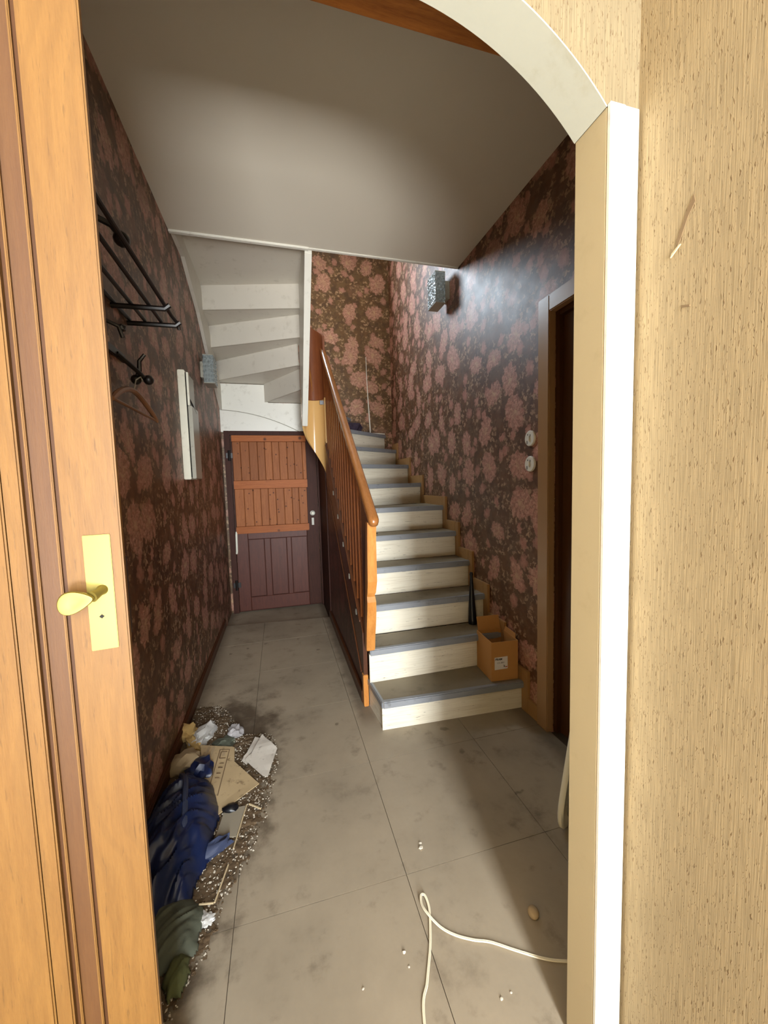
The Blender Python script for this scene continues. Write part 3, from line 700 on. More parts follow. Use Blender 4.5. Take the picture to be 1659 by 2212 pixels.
# ---------------------------------------------------------------- pine door leaf in the foreground
AN = math.radians(7); U = Vector((math.cos(AN), math.sin(AN), 0)); NV = Vector((math.sin(AN), -math.cos(AN), 0)); Q0 = Vector((-0.25, 0.70, 0))
def lf(u, n, z): return Q0 + U*u + NV*n + Vector((0, 0, z))
def lbox(m, u0, u1, n0, n1, z0, z1, mi=0):
    m.prism([lf(u0, n1, z0), lf(u1, n1, z0), lf(u1, n0, z0), lf(u0, n0, z0)], (0, 0, z1-z0), mi); return m
d = thing('door_3', (-0.6, 0.65, 0), 'tall pine door leaf with brass latch plate standing open at the left', 'door', kind='structure')
Z0, Z1 = 0.01, 2.44
def lpart(nm, mat, *b, **kw): return lbox(MB(), *b).done(nm, mat, d, **kw)
lpart('stile', 'pine', -0.0725, 0.003, -0.016, 0, Z0, Z1, bevel=0.0025)
lpart('stile', 'pine', -0.1385, -0.1165, -0.016, 0, Z0, Z1, bevel=0.0025)
lpart('stile', 'pine', -0.240, -0.1395, -0.016, 0.001, Z0, Z1, bevel=0.0025)
lpart('edge_board', 'pineedge', -0.80, -0.012, -0.042, -0.0165, Z0, Z1)
lpart('panel', 'pinedark', -0.1175, -0.0725, -0.016, -0.012, Z0, Z1)
for u in (-0.1088, -0.0815):
    lpart('bead', 'pine', u-0.0018, u+0.0018, -0.012, -0.0055, Z0, Z1, bevel=0.0012)
for u0, u1 in ((-0.0795, -0.0726), (-0.1164, -0.1112)):  # darker brown strips put the shade of the groove floors into colour
    lpart('groove_shade', 'pineedge', u0, u1, -0.0121, -0.0112, Z0, Z1)
lpart('panel', 'pinedark', -0.31, -0.240, -0.016, -0.012, Z0, Z1)
lpart('stile', 'pine', -0.80, -0.31, -0.016, 0, Z0, Z1, bevel=0.0025)
lpart('lock_strip', 'black', -0.012, 0.0015, -0.030, -0.0165, 1.258, 1.388)
pl = lpart('latch_plate', 'brass', -0.048, -0.012, 0.0, 0.0028, 1.246, 1.430, bevel=0.0008)
m = MB(); m.tube([lf(-0.031, 0.0028, 1.3), lf(-0.031, 0.0032, 1.3)], 0.0022, 4)
m.tube([lf(-0.031, 0.0028, 1.3), lf(-0.031, 0.00325, 1.3)], [0.0036, 0.0036], 4)
m.done('keyhole', 'dark', pl)
# pick-shaped knob on a short stem
m = MB()
m.tube([lf(-0.028, 0.002, 1.3425), lf(-0.028, 0.006, 1.3425), lf(-0.030, 0.014, 1.341), lf(-0.036, 0.024, 1.338)], [0.0085, 0.0072, 0.0065, 0.009], 14)
def pick(n, s, lift=0.0):
    pts = []
    for i in range(32):
        a = 2*PI*i/32
        ru = 0.0230*math.cos(a); w = 0.0175*(1 - 0.46*math.cos(a))
        pts.append(lf(-0.0545 + ru*s, n, 1.3340 + w*math.sin(a)*s*0.93 + 0.0025*math.cos(a)))
    return pts
m.rings([pick(0.016, 0.55), pick(0.020, 0.86), pick(0.026, 0.98), pick(0.0305, 1.0), pick(0.033, 0.93), pick(0.0332, 0.80), pick(0.0326, 0.40)])
m.done('door_knob', 'brass', d, smooth=True)

# ---------------------------------------------------------------- things on the walls
# pressed-glass wall lamps
def lamp(x0, x1, y0, y1, z0, z1, wx, label):
    o = thing('wall_lamp', ((x0+x1)/2, (y0+y1)/2, z0), label, 'wall lamp')
    MB().box(min(wx, x1 if wx > x1 else x0), max(wx, x1 if wx > x1 else x0), y0+0.03, y1-0.03, z0+0.05, z1-0.05).done('backplate', 'boxgrey', o, bevel=0.004)
    m = MB(); m.box(x0, x1, y0, y1, z0, z1)
    bmesh.ops.subdivide_edges(m.bm, edges=m.bm.edges, cuts=5, use_grid_fill=True)
    cen = Vector(((x0+x1)/2, (y0+y1)/2, (z0+z1)/2))
    for f in list(m.bm.faces): f.normal_update()
    bmesh.ops.inset_individual(m.bm, faces=list(m.bm.faces), thickness=0.0025, depth=0.0)
    bmesh.ops.poke(m.bm, faces=[f for f in m.bm.faces if f.calc_area() > 1.2e-4], offset=0.007)
    m.done('glass_shade', 'crystal', o)
    for zr in (z1, z0-0.006): MB().box(x0-0.002, x1+0.002, y0-0.002, y1+0.002, zr, zr+0.006).done('metal_rim', 'boxgrey', o, bevel=0.002)
    return o
lamp(1.335, 1.425, 3.10, 3.27, 2.99, 3.235, XR, 'pressed-glass wall lamp high on the right wall near the ceiling corner')
lamp(XL+0.03, XL+0.115, 3.80, 3.98, 2.43, 2.67, XL, 'pressed-glass wall lamp on the left wall above the white cabinet')
# switches
def switch(y, z, label):
    o = thing('light_switch', (XR, y, z), label, 'light switch', 'round switches beside the right door')
    MB().disc((XR, y, z), (-1, 0, 0), 0.047, 0.012, 32, 0.004).done('cover', 'plastic', o, smooth=True)
    MB().box(XR-0.018, XR-0.010, y-0.006, y+0.006, z-0.016, z+0.016).done('rocker', 'plastic', o, bevel=0.003)
    for dy, dz, l in ((-0.010, 0.024, 0.012), (0.020, -0.012, 0.02), (0.012, 0.028, 0.010)):
        MB().box(XR-0.0127, XR-0.0118, y+dy, y+dy+0.005, z+dz-l, z+dz).done('chip_mark', 'ink', o)
switch(2.031, 1.737, 'upper round white light switch on the floral right wall')
switch(2.031, 1.584, 'lower round white light switch on the floral right wall')
# white meter cabinet
o = thing('wall_cabinet', (XL, 3.02, 1.56), 'narrow white wall cabinet with a broken cover on the left wall', 'cabinet')
MB().box(XL, XL+0.045, 2.94, 3.16, 1.555, 2.30).done('body', 'boxwhite', o, bevel=0.004)
MB().box(XL+0.053, XL+0.078, 2.945, 3.16, 1.56, 2.06).done('cover', 'boxgrey', o, bevel=0.003)
MB().box(XL+0.053, XL+0.066, 2.945, 2.965, 2.062, 2.285).done('cover_remnant', 'boxwhite', o, bevel=0.002)
MB().box(XL+0.045, XL+0.053, 2.955, 3.15, 1.57, 2.285).done('slot', 'dark', o)
MB().box(XL+0.0532, XL+0.060, 2.968, 3.15, 2.075, 2.28).done('opening', 'boxgrey', o)
MB().prism([(XL+0.062, 2.962, 2.10), (XL+0.075, 2.99, 2.06), (XL+0.075, 3.10, 2.02), (XL+0.062, 3.10, 2.04)], (0.004, 0, 0.012)).done('broken_edge', 'dark', o)
# coat rack
o = thing('coat_rack', (XL, 1.6, 2.0), 'black wrought-iron hat shelf and coat rack on the left wall', 'coat rack')
ZR = 2.268
for x in (-0.62, -0.557, -0.49, -0.435):
    MB().tube([(x, 0.95, ZR), (x, 2.045, ZR)] if x != -0.435 else [(x, 0.95, ZR+0.012), (x, 2.0, ZR+0.012), (x+0.012, 2.06, ZR+0.002), (x+0.012, 2.075, ZR-0.02)], 0.008, 8).done('rod', 'black', o, smooth=True)
for y in (1.05, 1.87, 2.05):
    MB().tube([(XL, y, ZR-0.014), (-0.43, y, ZR-0.012), (-0.412, y, ZR+0.004)], 0.011, 8).done('cross_bar', 'black', o, smooth=True)
MB().box(XL, XL+0.014, 0.95, 1.95, 2.045, 2.08).done('hook_rail', 'black', o, bevel=0.003)
MB().tube([(XL+0.01, 1.60, 2.46), (XL+0.09, 1.66, 2.45), (XL+0.11, 1.70, 2.43)], 0.011, 8).ball((XL+0.11, 1.70, 2.425), 0.028, 2).done('bracket', 'black', o, smooth=True)
def hook(y):
    h = MB().tube([(XL+0.01, y-0.10, 2.06), (XL+0.06, y-0.02, 2.01), (XL+0.075, y, 1.99)], 0.010, 8)
    h.tube([(XL+0.045, y, 1.985), (XL+0.06, y, 2.02), (XL+0.062, y, 2.06), (XL+0.085, y, 2.09)], [0.008, 0.010, 0.009, 0.007], 8)
    h.ball((XL+0.045, y, 1.98), 0.022, 2).ball((XL+0.088, y+0.02, 1.985), 0.022, 2)
    return h.done('hook', 'black', o, smooth=True)
hook(1.96)
MB().tube([(XL+0.01, 1.74, 2.15), (XL+0.05, 1.78, 2.14), (XL+0.06, 1.79, 2.10)], 0.008, 8).ball((XL+0.055, 1.80, 2.14), 0.017, 1).done('hook', 'black', o, smooth=True)
# wooden hanger on the hook
o = thing('coat_hanger', (XL+0.07, 1.93, 1.80), 'brown wooden coat hanger hanging from the black rack hook', 'coat hanger')
pts = []
for i in range(15):
    f = i/14*2-1
    pts.append((XL+0.068+0.012*f*f, 1.84+0.26*f, 1.905 - 0.085*abs(f)**1.7))
MB().tube(pts, [0.008] + [0.011]*13 + [0.008], 8).done('shoulder_bar', 'hanger', o, smooth=True)
MB().tube([(XL+0.078, 1.59, 1.822), (XL+0.078, 2.09, 1.822)], 0.006, 8).done('trouser_bar', 'hanger', o, smooth=True)
MB().tube([(XL+0.068, 1.84, 1.905), (XL+0.068, 1.88, 1.96), (XL+0.072, 1.93, 1.985), (XL+0.07, 1.955, 1.975)], 0.0025, 6).done('wire_hook', 'boxgrey', o, smooth=True)

# ---------------------------------------------------------------- things on the stairs
# cardboard box on the bottom step
bx0 = Vector((1.265, 2.135, zk(1)+0.0035))
o = thing('cardboard_box', bx0 + Vector((0.1, 0.12, 0)), 'open cardboard box with a white label standing on the bottom step', 'box')
ra = math.radians(-5)
UX, UY = Vector((math.cos(ra), math.sin(ra), 0)), Vector((-math.sin(ra), math.cos(ra), 0))
def bp(u, v, z): return bx0 + UX*u + UY*v + Vector((0, 0, z))
bw, bd, bh, tk = 0.185, 0.225, 0.258, 0.005
def bbox(u0, u1, v0, v1, z0, z1): return MB().prism([bp(u0, v0, z0), bp(u1, v0, z0), bp(u1, v1, z0), bp(u0, v1, z0)], (0, 0, z1-z0))
bbox(0, bw, 0, tk, 0, bh).done('front_panel', 'card', o)
bbox(0, bw, bd-tk, bd, 0, bh).done('back_panel', 'card', o)
bbox(0, tk, tk, bd-tk, 0, bh).done('side_panel', 'card', o)
bbox(bw-tk, bw, tk, bd-tk, 0, bh).done('side_panel', 'card', o)
bbox(tk, bw-tk, tk, bd-tk, 0, tk).done('bottom', 'card', o)
MB().prism([bp(0.01, bd-0.001, bh-0.002), bp(bw-0.01, bd-0.001, bh-0.002), bp(bw-0.01, bd+0.025, bh+0.085), bp(0.01, bd+0.025, bh+0.085)], UY*0.004).done('flap', 'card', o)
MB().prism([bp(bw-0.004, 0.03, bh-0.002), bp(bw-0.004, bd-0.02, bh-0.002), bp(bw+0.002, bd-0.02, bh+0.03), bp(bw+0.002, 0.04, bh+0.03)], UX*0.003).done('flap', 'card', o)
lab = MB().prism([bp(0.022, -0.0006, 0.075), bp(0.112, -0.0006, 0.078), bp(0.112, -0.0006, 0.160), bp(0.022, -0.0006, 0.157)], UY*0.0007).done('label', 'label', o)
def txt(s, pos, size, mat, parent, right, up, shear=0.0, nm='lettering', ext=0.0002, bold=0.0):
    c = bpy.data.curves.new(nm, 'FONT'); c.body = s; c.size = size; c.extrude = ext; c.shear = shear; c.offset = bold
    t = bpy.data.objects.new(nm, c); COL.objects.link(t)
    f = right.cross(up)
    mt = Matrix(((right.x, up.x, f.x, pos.x), (right.y, up.y, f.y, pos.y), (right.z, up.z, f.z, pos.z), (0, 0, 0, 1)))
    dg = bpy.context.evaluated_depsgraph_get()
    me = bpy.data.meshes.new_from_object(t.evaluated_get(dg)); me.name = nm
    bpy.data.objects.remove(t)
    me.transform(mt); me.materials.clear(); me.materials.append(M[mat])
    ob = bpy.data.objects.new(nm, me); COL.objects.link(ob)
    ob.parent = parent; ob.matrix_parent_inverse = Matrix.Translation(-parent.location); return ob
UP = Vector((0, 0, 1))
txt('FRAM', bp(0.025, -0.0012, 0.138), 0.019, 'ink', o, UX, UP, 0.15, bold=0.0006)
txt('CA 5801', bp(0.038, -0.0012, 0.116), 0.014, 'greyink', o, UX, UP, 0.3)
txt('k', bp(0.084, -0.0012, 0.090), 0.022, 'ink', o, UX, UP, 0, bold=0.0005)
MB().prism([bp(0.096, -0.0012, 0.088), bp(0.109, -0.0012, 0.0885), bp(0.109, -0.0012, 0.094), bp(0.096, -0.0012, 0.0935)], UY*0.0006).done('lettering', 'redink', o)
# crevice nozzle on the second tread
o = tag(MB().tube([(1.352, 2.545, zk(2)+0.003), (1.352, 2.545, zk(2)+0.03), (1.352, 2.55, zk(2)+0.06), (1.350, 2.555, zk(2)+0.36), (1.350, 2.555, zk(2)+0.375), (1.350, 2.555, zk(2)+0.39)],
                  [0.033, 0.033, 0.030, 0.011, 0.014, 0.010], 14).done('nozzle', 'blackplastic', smooth=True), 'tall black tapered nozzle standing upright on the second step', 'nozzle')
def crumple(name, c, size, mat, seed, label=None, cat=None, group=None, sub=3, amp=0.35, freq=2.2, rot=0.0, parent=None, flat=0.0):
    m = MB(); bmesh.ops.create_icosphere(m.bm, subdivisions=sub, radius=1.0)
    R = Matrix.Rotation(rot, 3, 'Z')
    for v in m.bm.verts:
        p = v.co.copy()
        k = 1 + amp*noise.noise(p*freq + Vector((seed*3.1, seed*1.7, seed))) + amp*0.6*abs(noise.noise(p*freq*2.3 + Vector((seed, 5, 0)))) + amp*0.35*noise.noise(p*freq*5 + Vector((seed, 0, 9)))
        p *= k
        p.z = max(p.z, -0.35) + 0.35
        q = R @ Vector((p.x*size[0], p.y*size[1], p.z*size[2]))
        v.co = q + Vector(c)
    return tag(m.done(name, mat, parent, smooth=True), label, cat, group)
crumple('cloth', (0.88, 4.66, zk(10)+0.004), (0.13, 0.08, 0.085), 'purple', 3, 'dark purple cloth left on the topmost visible step', 'cloth', rot=0.2)
o = tag(MB().tube([(0.62, 3.15, zk(5)+0.016), (0.70, 3.13, zk(5)+0.018), (0.78, 3.12, zk(5)+0.014)], [0.010, 0.014, 0.004], 8).done('shard', 'blackplastic', smooth=True), 'small black shard lying on the fifth step behind the handrail', 'shard')
# loose white wire on the back wall over the top step
m = MB().tube([(1.150, YB-0.012, 3.10), (1.152, YB-0.012, 2.9), (1.160, YB-0.014, 2.6), (1.170, YB-0.03, 2.30), (1.172, YB-0.05, zk(10)+0.02), (1.25, YB-0.10, zk(10)+0.012), (1.36, YB-0.06, zk(10)+0.010)], [0.003, 0.004, 0.006, 0.009, 0.009, 0.008, 0.007], 8)
tag(m.done('wire', 'plastic', smooth=True), 'loose white wire hanging down the back wall onto the top step', 'wire')

# ---------------------------------------------------------------- things on the floor, right
def spline(pts, n=10):
    P = [Vector(p) for p in pts]; out = []
    for i in range(len(P)-1):
        a, b, c_, d_ = P[max(i-1, 0)], P[i], P[i+1], P[min(i+2, len(P)-1)]
        for j in range(n):
            t = j/n
            out.append(0.5*((2*b) + (c_-a)*t + (2*a-5*b+4*c_-d_)*t*t + (3*b-a-3*c_+d_)*t**3))
    return out + [P[-1]]
zc_ = 0.0045
pts = spline([(0.270, 0.60, zc_), (0.318, 0.90, zc_), (0.358, 0.98, zc_), (0.400, 1.06, zc_), (0.426, 1.125, zc_+0.001), (0.438, 1.165, zc_+0.004), (0.437, 1.200, zc_+0.008), (0.424, 1.205, zc_+0.008), (0.416, 1.178, zc_+0.008), (0.424, 1.142, zc_+0.010),
              (0.452, 1.098, zc_+0.003), (0.490, 1.065, zc_), (0.54, 1.036, zc_), (0.592, 1.014, zc_), (0.66, 0.97, zc_), (0.735, 0.925, zc_), (0.80, 0.90, zc_)], 8)
m = MB()
for s in (-0.0019, 0.0019):
    q = []
    for i, p in enumerate(pts):
        t = (pts[min(i+1, len(pts)-1)] - pts[max(i-1, 0)]).normalized(); q.append(p + Vector((-t.y, t.x, 0))*s)
    m.tube(q, 0.0024, 8)
tag(m.done('cable', 'cable', smooth=True), 'white twin-core cable looped across the floor tiles', 'cable')
tag(MB().ball((0.771, 1.040, 0.0175), 0.0185, 3, (1, 1.05, 0.95)).done('ball', 'rag', smooth=True), 'small beige ball on the dark floor beside the right jamb', 'ball')
# tall pale panel with rounded corner leaning beyond the jamb
def rr(x0, x1, z0, z1, r, n=8):
    pts = []
    for cx, cz, a0 in ((x1-r, z1-r, 0), (x0+r, z1-r, PI/2), (x0+r, z0+r, PI), (x1-r, z0+r, 1.5*PI)):
        for i in range(n+1):
            a = a0 + PI/2*i/n; pts.append((cx + r*math.cos(a), cz + r*math.sin(a)))
    return pts
bd0 = thing('ironing_board', (1.10, 1.3, 0), 'pale rounded board leaning on edge behind the right jamb', 'board')
outl = rr(-0.16, 0.16, 0.0, 0.85, 0.13)
def brd(u, n, z):   # plane of the board: runs back and right, leaning to the right wall
    b = Vector((1.13, 1.30, 0.012)); uu = Vector((0.86, 0.51, 0)).normalized(); nn = Vector((0.51, -0.86, 0)).normalized()
    return b + uu*(u + z*0.72 + 0.02) + nn*(n - z*0.05) + Vector((0, 0, z))
m = MB().rings([[brd(u, n_, z) for u, z in rr(-0.16+e, 0.16-e, 0.0+e, 0.85-e, 0.13-e)] for n_, e in ((-0.012, 0.006), (-0.006, 0.0), (0.006, 0.0), (0.012, 0.006))])
m.done('board', 'boxwhite', bd0, smooth=True)
m = MB().rings([[brd(u, 0.013, z) for u, z in rr(-0.125, 0.125, 0.035, 0.81, 0.10)], [brd(u, 0.016, z) for u, z in rr(-0.12, 0.12, 0.04, 0.80, 0.095)]])
m.done('cover', 'boxgrey', bd0)
CR = ((0.489, 1.385, 0.010, 'largest white crumb on the tile beyond the cable loop'), (0.495, 1.403, 0.007, 'smaller white crumb touching the largest crumb on the tile'),
      (0.315, 1.07, 0.006, 'white crumb left of the cable loop'), (0.318, 1.03, 0.004, 'tiny white crumb left of the cable below another crumb'),
      (0.55, 0.885, 0.005, 'white crumb on the near tile right of the cable'), (0.585, 0.89, 0.004, 'tiny white crumb on the near tile closest to the jamb'),
      (0.17, 1.02, 0.004, 'lone tiny white crumb on the tile well left of the cable'))
for i, (x, y, sz, lb) in enumerate(CR):
    crumple('plaster_crumb', (x, y, 0.0005), (sz, sz*0.8, sz*0.7), 'chip', 20+i, lb, 'crumb', 'single crumbs on the tiles', sub=1, amp=0.4)

# ---------------------------------------------------------------- debris along the left wall
def inside(x, y):
    """how deep a point lies in the dirty strip"""
    if y > 2.75 or y < 0.85: return 0.0
    edge = -0.05 - 0.10*abs(y-2.05) if y > 1.7 else -0.11 - 0.33*(1.75-y)
    if y > 2.35: edge = -0.22 - 0.5*(y-2.35)
    edge += 0.05*noise.noise(Vector((x*3, y*5, 0)))
    return max(0.0, edge - x)
m = MB(); grid = {}
nx, nyy = 120, 360
for i in range(nx):
    for j in range(nyy):
        x = XL+0.02 + 0.62*i/(nx-1); y = 0.85 + 1.95*j/(nyy-1)
        dpt = inside(x, y) - 0.13*abs(noise.noise(Vector((x*17, y*17, 7)))) - 0.09*abs(noise.noise(Vector((x*55, y*55, 2))))
        jx = 0.0
        z = 0.0008 + min(0.012, dpt*0.09) * (0.65 + 0.9*abs(noise.noise(Vector((x*26, y*26, 1.3)))))
        if dpt > 0.004: grid[i, j] = m.bm.verts.new((x+jx, y+jx, z))
for (i, j) in list(grid):
    q = [grid.get(k) for k in ((i, j), (i+1, j), (i+1, j+1), (i, j+1))]
    if all(q): m.face(q)
tag(m.done('dirt', 'dirt', smooth=True), 'grey-brown dirt swept against the left wall', 'dirt', kind='stuff')
def chips(name, n, smin, smax, mat, label, seed):
    random.seed(seed); m = MB(); cnt = 0
    while cnt < n:
        x = random.uniform(XL+0.03, 0.02); y = random.uniform(0.9, 2.78)
        dpt = inside(x+0.03, y)
        if dpt <= 0 or random.random() > 0.75*math.exp(-dpt*3.2)+0.10: continue
        s = random.uniform(smin, smax)*random.uniform(0.5, 1.2)
        z = min(0.012, max(0, dpt-0.03)*0.09)*1.1 + 0.001
        a = random.uniform(0, PI); ca, sa = math.cos(a), math.sin(a)
        k = random.randint(4, 6); t = s*random.uniform(0.2, 0.7)
        poly = [Vector((math.cos(2*PI*q/k)*s*random.uniform(0.6, 1.2), math.sin(2*PI*q/k)*s*random.uniform(0.4, 0.9), 0)) for q in range(k)]
        poly = [(x+ca*p.x-sa*p.y, y+sa*p.x+ca*p.y, z+random.uniform(0, 0.4)*s) for p in poly]
        m.prism(poly, (0, 0, t)); cnt += 1
    return tag(m.done(name, mat), label, 'rubble', kind='stuff')
chips('plaster_rubble', 2600, 0.0015, 0.0055, 'chip', 'fine white plaster chips strewn over the dirt by the left wall', 11)
chips('dark_rubble', 1600, 0.002, 0.007, 'dirt', 'dark crumbs of dirt strewn by the left wall', 12)
random.seed(5)
# sheets
def sheet(name, pts, z, t, mat, label, cat, group=None, tilt=(0, 0), wave=0.004, seed=0):
    m = MB(); c0 = sum((Vector((p[0], p[1], 0)) for p in pts), Vector())/len(pts)
    f = m.face([m.bm.verts.new((x, y, 0)) for x, y in pts])
    bmesh.ops.triangulate(m.bm, faces=m.bm.faces[:])
    bmesh.ops.subdivide_edges(m.bm, edges=m.bm.edges[:], cuts=4, use_grid_fill=True)
    for v in m.bm.verts:
        dx, dy = v.co.x-c0.x, v.co.y-c0.y
        v.co.z = z + tilt[0]*dx + tilt[1]*dy + wave*noise.noise(Vector((v.co.x*9+seed, v.co.y*9, seed)))
    r = bmesh.ops.extrude_face_region(m.bm, geom=m.bm.faces[:])
    for v in [e for e in r['geom'] if isinstance(e, bmesh.types.BMVert)]: v.co.z += t
    return tag(m.done(name, mat), label, cat, group)
cb = sheet('cardboard_sheet', [(-0.495, 2.275), (-0.325, 2.225), (-0.310, 2.215), (-0.300, 2.10), (-0.165, 1.915), (-0.30, 1.80), (-0.36, 1.75), (-0.395, 1.80), (-0.44, 1.98)], 0.030, 0.003, 'cardpale', 'torn pale cardboard sheet with faded print lying on the debris', 'cardboard', tilt=(-0.05, 0.02), seed=4)
def onsheet(pts, z, mat, nm='print', par=cb):
    m = MB()
    for poly in pts: m.prism([(x, y, z + 0.0) for x, y in poly], (0, 0, 0.0006))
    return m.done(nm, mat, par)
cd = Vector((-0.13, 1)).normalized()
zs = lambda x, y: 0.030 - 0.05*(x+0.34) + 0.02*(y-2.02) + 0.0048
def strip(x0, y0, x1, y1, w):
    v = Vector((x1-x0, y1-y0)).normalized(); p = Vector((-v.y, v.x))*w/2
    return [(x0+p.x, y0+p.y), (x1+p.x, y1+p.y), (x1-p.x, y1-p.y), (x0-p.x, y0-p.y)]
def printed(segs, mat):
    for sg in segs:
        MB().prism([(x, y, zs(x, y)) for x, y in strip(*sg)], (0, 0, 0.0008)).done('print', mat, cb)
printed([(-0.385, 2.21, -0.400, 1.90, 0.004), (-0.335, 2.20, -0.352, 1.88, 0.004), (-0.385, 2.21, -0.335, 2.20, 0.004), (-0.376, 2.19, -0.345, 2.185, 0.006), (-0.376, 2.19, -0.379, 2.14, 0.006), (-0.379, 2.14, -0.348, 2.135, 0.006),
         (-0.374, 2.10, -0.352, 2.096, 0.005), (-0.376, 2.07, -0.354, 2.066, 0.008), (-0.378, 2.03, -0.358, 2.026, 0.006), (-0.381, 2.00, -0.361, 1.996, 0.005)], 'brownink')
printed([(-0.445, 2.245, -0.455, 2.17, 0.014), (-0.42, 2.24, -0.43, 2.165, 0.014), (-0.360, 2.185, -0.362, 2.15, 0.014)], 'rag')
pa = sheet('paper_sheet', [(-0.165, 2.27), (-0.078, 2.118), (-0.124, 1.925), (-0.150, 1.945), (-0.245, 2.09), (-0.232, 2.11), (-0.215, 2.125)], 0.040, 0.0018, 'paper', 'white folded paper sheet with dirty stains on top of the debris', 'paper', tilt=(0.06, 0.03), wave=0.008, seed=9)
sheet('paper_scrap', [(-0.205, 2.28), (-0.165, 2.255), (-0.235, 2.06), (-0.262, 2.10), (-0.255, 2.13), (-0.240, 2.15)], 0.030, 0.0015, 'paper', 'torn paper edge sticking out under the white sheet', 'paper', wave=0.006, seed=2)
# wooden picture-frame strips and a sheet of dusty glass
def stick(p, q, w, label):
    v = Vector((q[0]-p[0], q[1]-p[1], 0)).normalized(); s = Vector((-v.y, v.x, 0))*w/2
    P, Q = Vector((p[0], p[1], 0.018)), Vector((q[0], q[1], 0.018))
    tag(MB().prism([P+s, Q+s, Q-s, P-s], (0, 0, w)).done('frame_strip', 'stick', bevel=0.0008, seg=1), label, 'strip', 'thin wooden strips in the debris')
stick((-0.215, 1.80), (-0.250, 1.585), 0.005, 'long thin wooden strip lying below the torn cardboard')
stick((-0.205, 1.80), (-0.150, 1.755), 0.006, 'short thin wooden strip beside the pale cardboard corner')
stick((-0.262, 1.52), (-0.292, 1.385), 0.005, 'thin wooden strip lying beside the blue sack')
stick((-0.295, 1.385), (-0.345, 1.395), 0.005, 'shortest wooden strip at the foot of the debris')
sheet('glass_pane', [(-0.31, 1.80), (-0.22, 1.795), (-0.245, 1.64), (-0.33, 1.66)], 0.018, 0.003, 'clearglass', 'dusty grey glass piece below the torn cardboard', 'glass', wave=0.001)
crumple('crushed_cup', (-0.285, 1.795, 0.016), (0.035, 0.022, 0.018), 'blackplastic', 31, 'crushed black plastic cup under the cardboard corner', 'cup', sub=2)
crumple('cloth_scrap', (-0.60, 2.44, 0.004), (0.055, 0.06, 0.055), 'yellow', 41, 'yellowed crumpled cloth lying against the left skirting', 'cloth', amp=0.5, rot=0.6)
crumple('cloth_scrap', (-0.545, 2.34, 0.006), (0.035, 0.085, 0.03), 'yellow', 43, 'long yellowed cloth tail in front of the skirting', 'cloth', amp=0.5, rot=0.5)
crumple('paper_ball', (-0.505, 2.40, 0.006), (0.045, 0.10, 0.045), 'foil', 47, 'white crumpled paper beside the yellowed cloth', 'paper', amp=0.6, freq=3.5, rot=-0.35)
crumple('paper_ball', (-0.325, 2.38, 0.008), (0.042, 0.05, 0.03), 'greyfoil', 53, 'small grey crumpled paper behind the torn cardboard', 'paper', amp=0.5, freq=2.5)
crumple('paper_ball', (-0.375, 2.30, 0.006), (0.06, 0.05, 0.02), 'greygreen', 59, 'flat dark grey paper wad behind the torn cardboard', 'paper', amp=0.6, freq=3)
crumple('rag', (-0.545, 2.16, 0.010), (0.075, 0.065, 0.055), 'rag', 61, 'beige rag lying between skirting and cardboard', 'rag', amp=0.5, freq=1.8)
crumple('rag', (-0.475, 2.09, 0.010), (0.04, 0.05, 0.035), 'rag', 67, 'smaller beige rag tucked under the torn cardboard', 'rag', amp=0.5, freq=1.8)
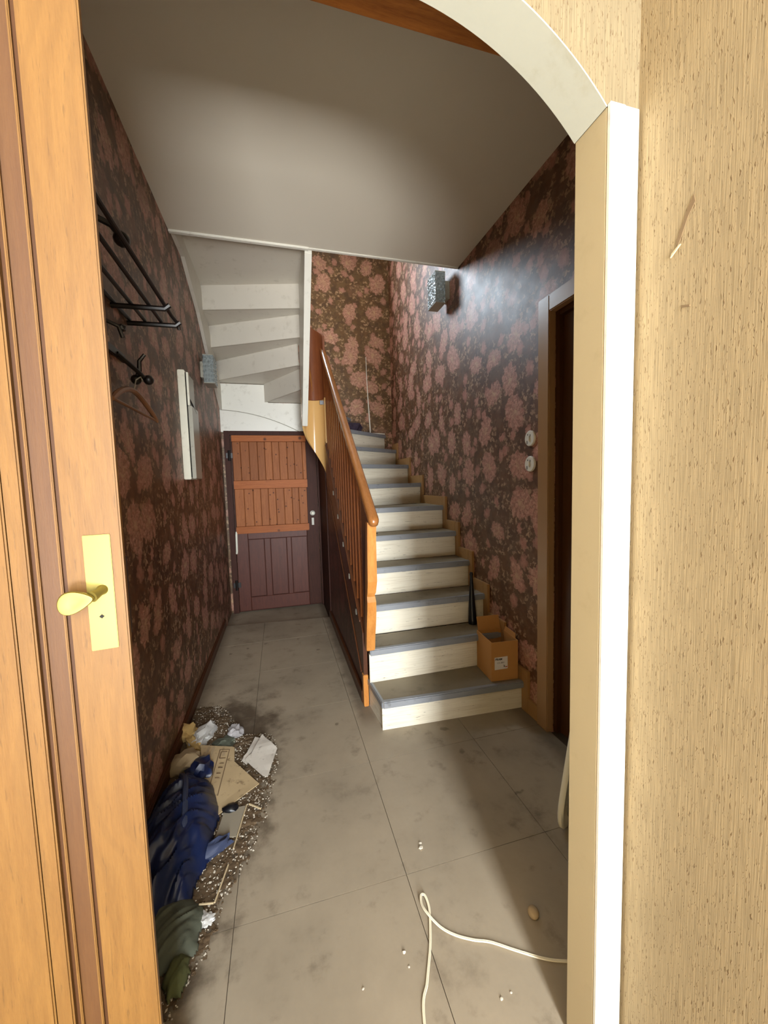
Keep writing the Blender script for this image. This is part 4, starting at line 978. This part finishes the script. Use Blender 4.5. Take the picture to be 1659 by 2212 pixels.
# sacks and cloths: draped sheets with streaky folds
def drape(name, cx, cy, rx, ry, h, mat, seed, ang, label, cat, group=None, nx=56, ny=68, along=3.0, across=15.0, fold=0.09):
    m = MB(); grid = {}; ca, sa = math.cos(ang), math.sin(ang)
    for i in range(nx):
        for j in range(ny):
            u, v = i/(nx-1)*2-1, j/(ny-1)*2-1
            ex = 0.84 + 0.20*noise.noise(Vector((math.cos(math.atan2(v, u))*2.2, math.sin(math.atan2(v, u))*2.2, seed)))
            r = math.sqrt(u*u+v*v)/ex
            if r > 1: continue
            x, yv = cx + rx*u, cy + ry*v
            a, b = (x*ca + yv*sa), (-x*sa + yv*ca)
            wrp = 0.05*noise.noise(Vector((x*6, yv*6, seed+4)))
            f1 = 1-abs(noise.noise(Vector((a*along, (b+wrp)*across, seed))))*2.2
            f2 = 1-abs(noise.noise(Vector((a*along*2.3+3, (b+wrp)*across*2.4, seed+7))))*2.2
            bulk = (1-r**3)*(0.62 + 0.5*noise.noise(Vector((x*4, yv*4, seed+2)))+0.25)
            z = 0.006 + max(0.0, h*bulk + fold*h/0.15*(0.6*f1 + 0.25*f2)*(1-r**4)*0.8)
            grid[i, j] = m.bm.verts.new((max(x, XL+0.022), yv, z))
    for (i, j) in list(grid):
        q = [grid.get(k) for k in ((i, j), (i+1, j), (i+1, j+1), (i, j+1))]
        if all(q): m.face(q)
    ob = tag(m.done(name, mat, smooth=True), label, cat, group)
    for p in ob.data.polygons: p.use_smooth = True
    ob.modifiers.new('thickness', 'SOLIDIFY').thickness = 0.003
    return ob
bl = drape('plastic_sack', -0.485, 1.70, 0.19, 0.43, 0.145, 'blue', 4.0, 0.95, 'crumpled dark blue plastic sack heaped against the left wall', 'sack', nx=84, ny=110)
MB().tube(spline([(-0.53, 1.98, 0.10), (-0.48, 1.86, 0.165), (-0.45, 1.72, 0.18), (-0.43, 1.60, 0.15)], 6), [0.004] + [0.012]*17 + [0.004], 6).done('strap', 'bluepale', bl, smooth=True)
crumple('sack_corner', (-0.335, 1.60, 0.012), (0.075, 0.030, 0.03), 'bluepale', 71, 'pale blue-grey cloth corner poking out from the blue sack', 'cloth', amp=0.4, rot=0.5)
crumple('dark_cloth', (-0.46, 2.06, 0.012), (0.06, 0.085, 0.055), 'blue', 73, 'dark blue cloth bunched beside the beige rag', 'cloth', amp=0.5)
drape('cloth_heap', -0.42, 1.33, 0.13, 0.14, 0.045, 'greygreen', 9.0, 0.8, 'grey-green cloth spread below the blue sack', 'cloth', across=22, fold=0.07)
drape('cloth_heap', -0.372, 1.20, 0.045, 0.075, 0.03, 'green', 12.0, 1.3, 'olive green cloth piece nearer the open tiles', 'cloth', nx=26, ny=30, across=26)
drape('cloth_heap', -0.452, 1.12, 0.05, 0.09, 0.035, 'green', 15.0, 1.2, 'olive green cloth piece beside the pine door leaf', 'cloth', nx=26, ny=30, across=26)
crumple('paper_ball', (-0.315, 1.345, 0.006), (0.026, 0.022, 0.010), 'foil', 97, 'small white crumpled paper below the wooden strips', 'paper', amp=0.6, freq=3)
crumple('paper_ball', (-0.36, 1.02, 0.004), (0.055, 0.05, 0.022), 'greyfoil', 101, 'pale crumpled paper at the very bottom beside the door leaf', 'paper', amp=0.6, freq=3)

S.cycles.use_denoising = True
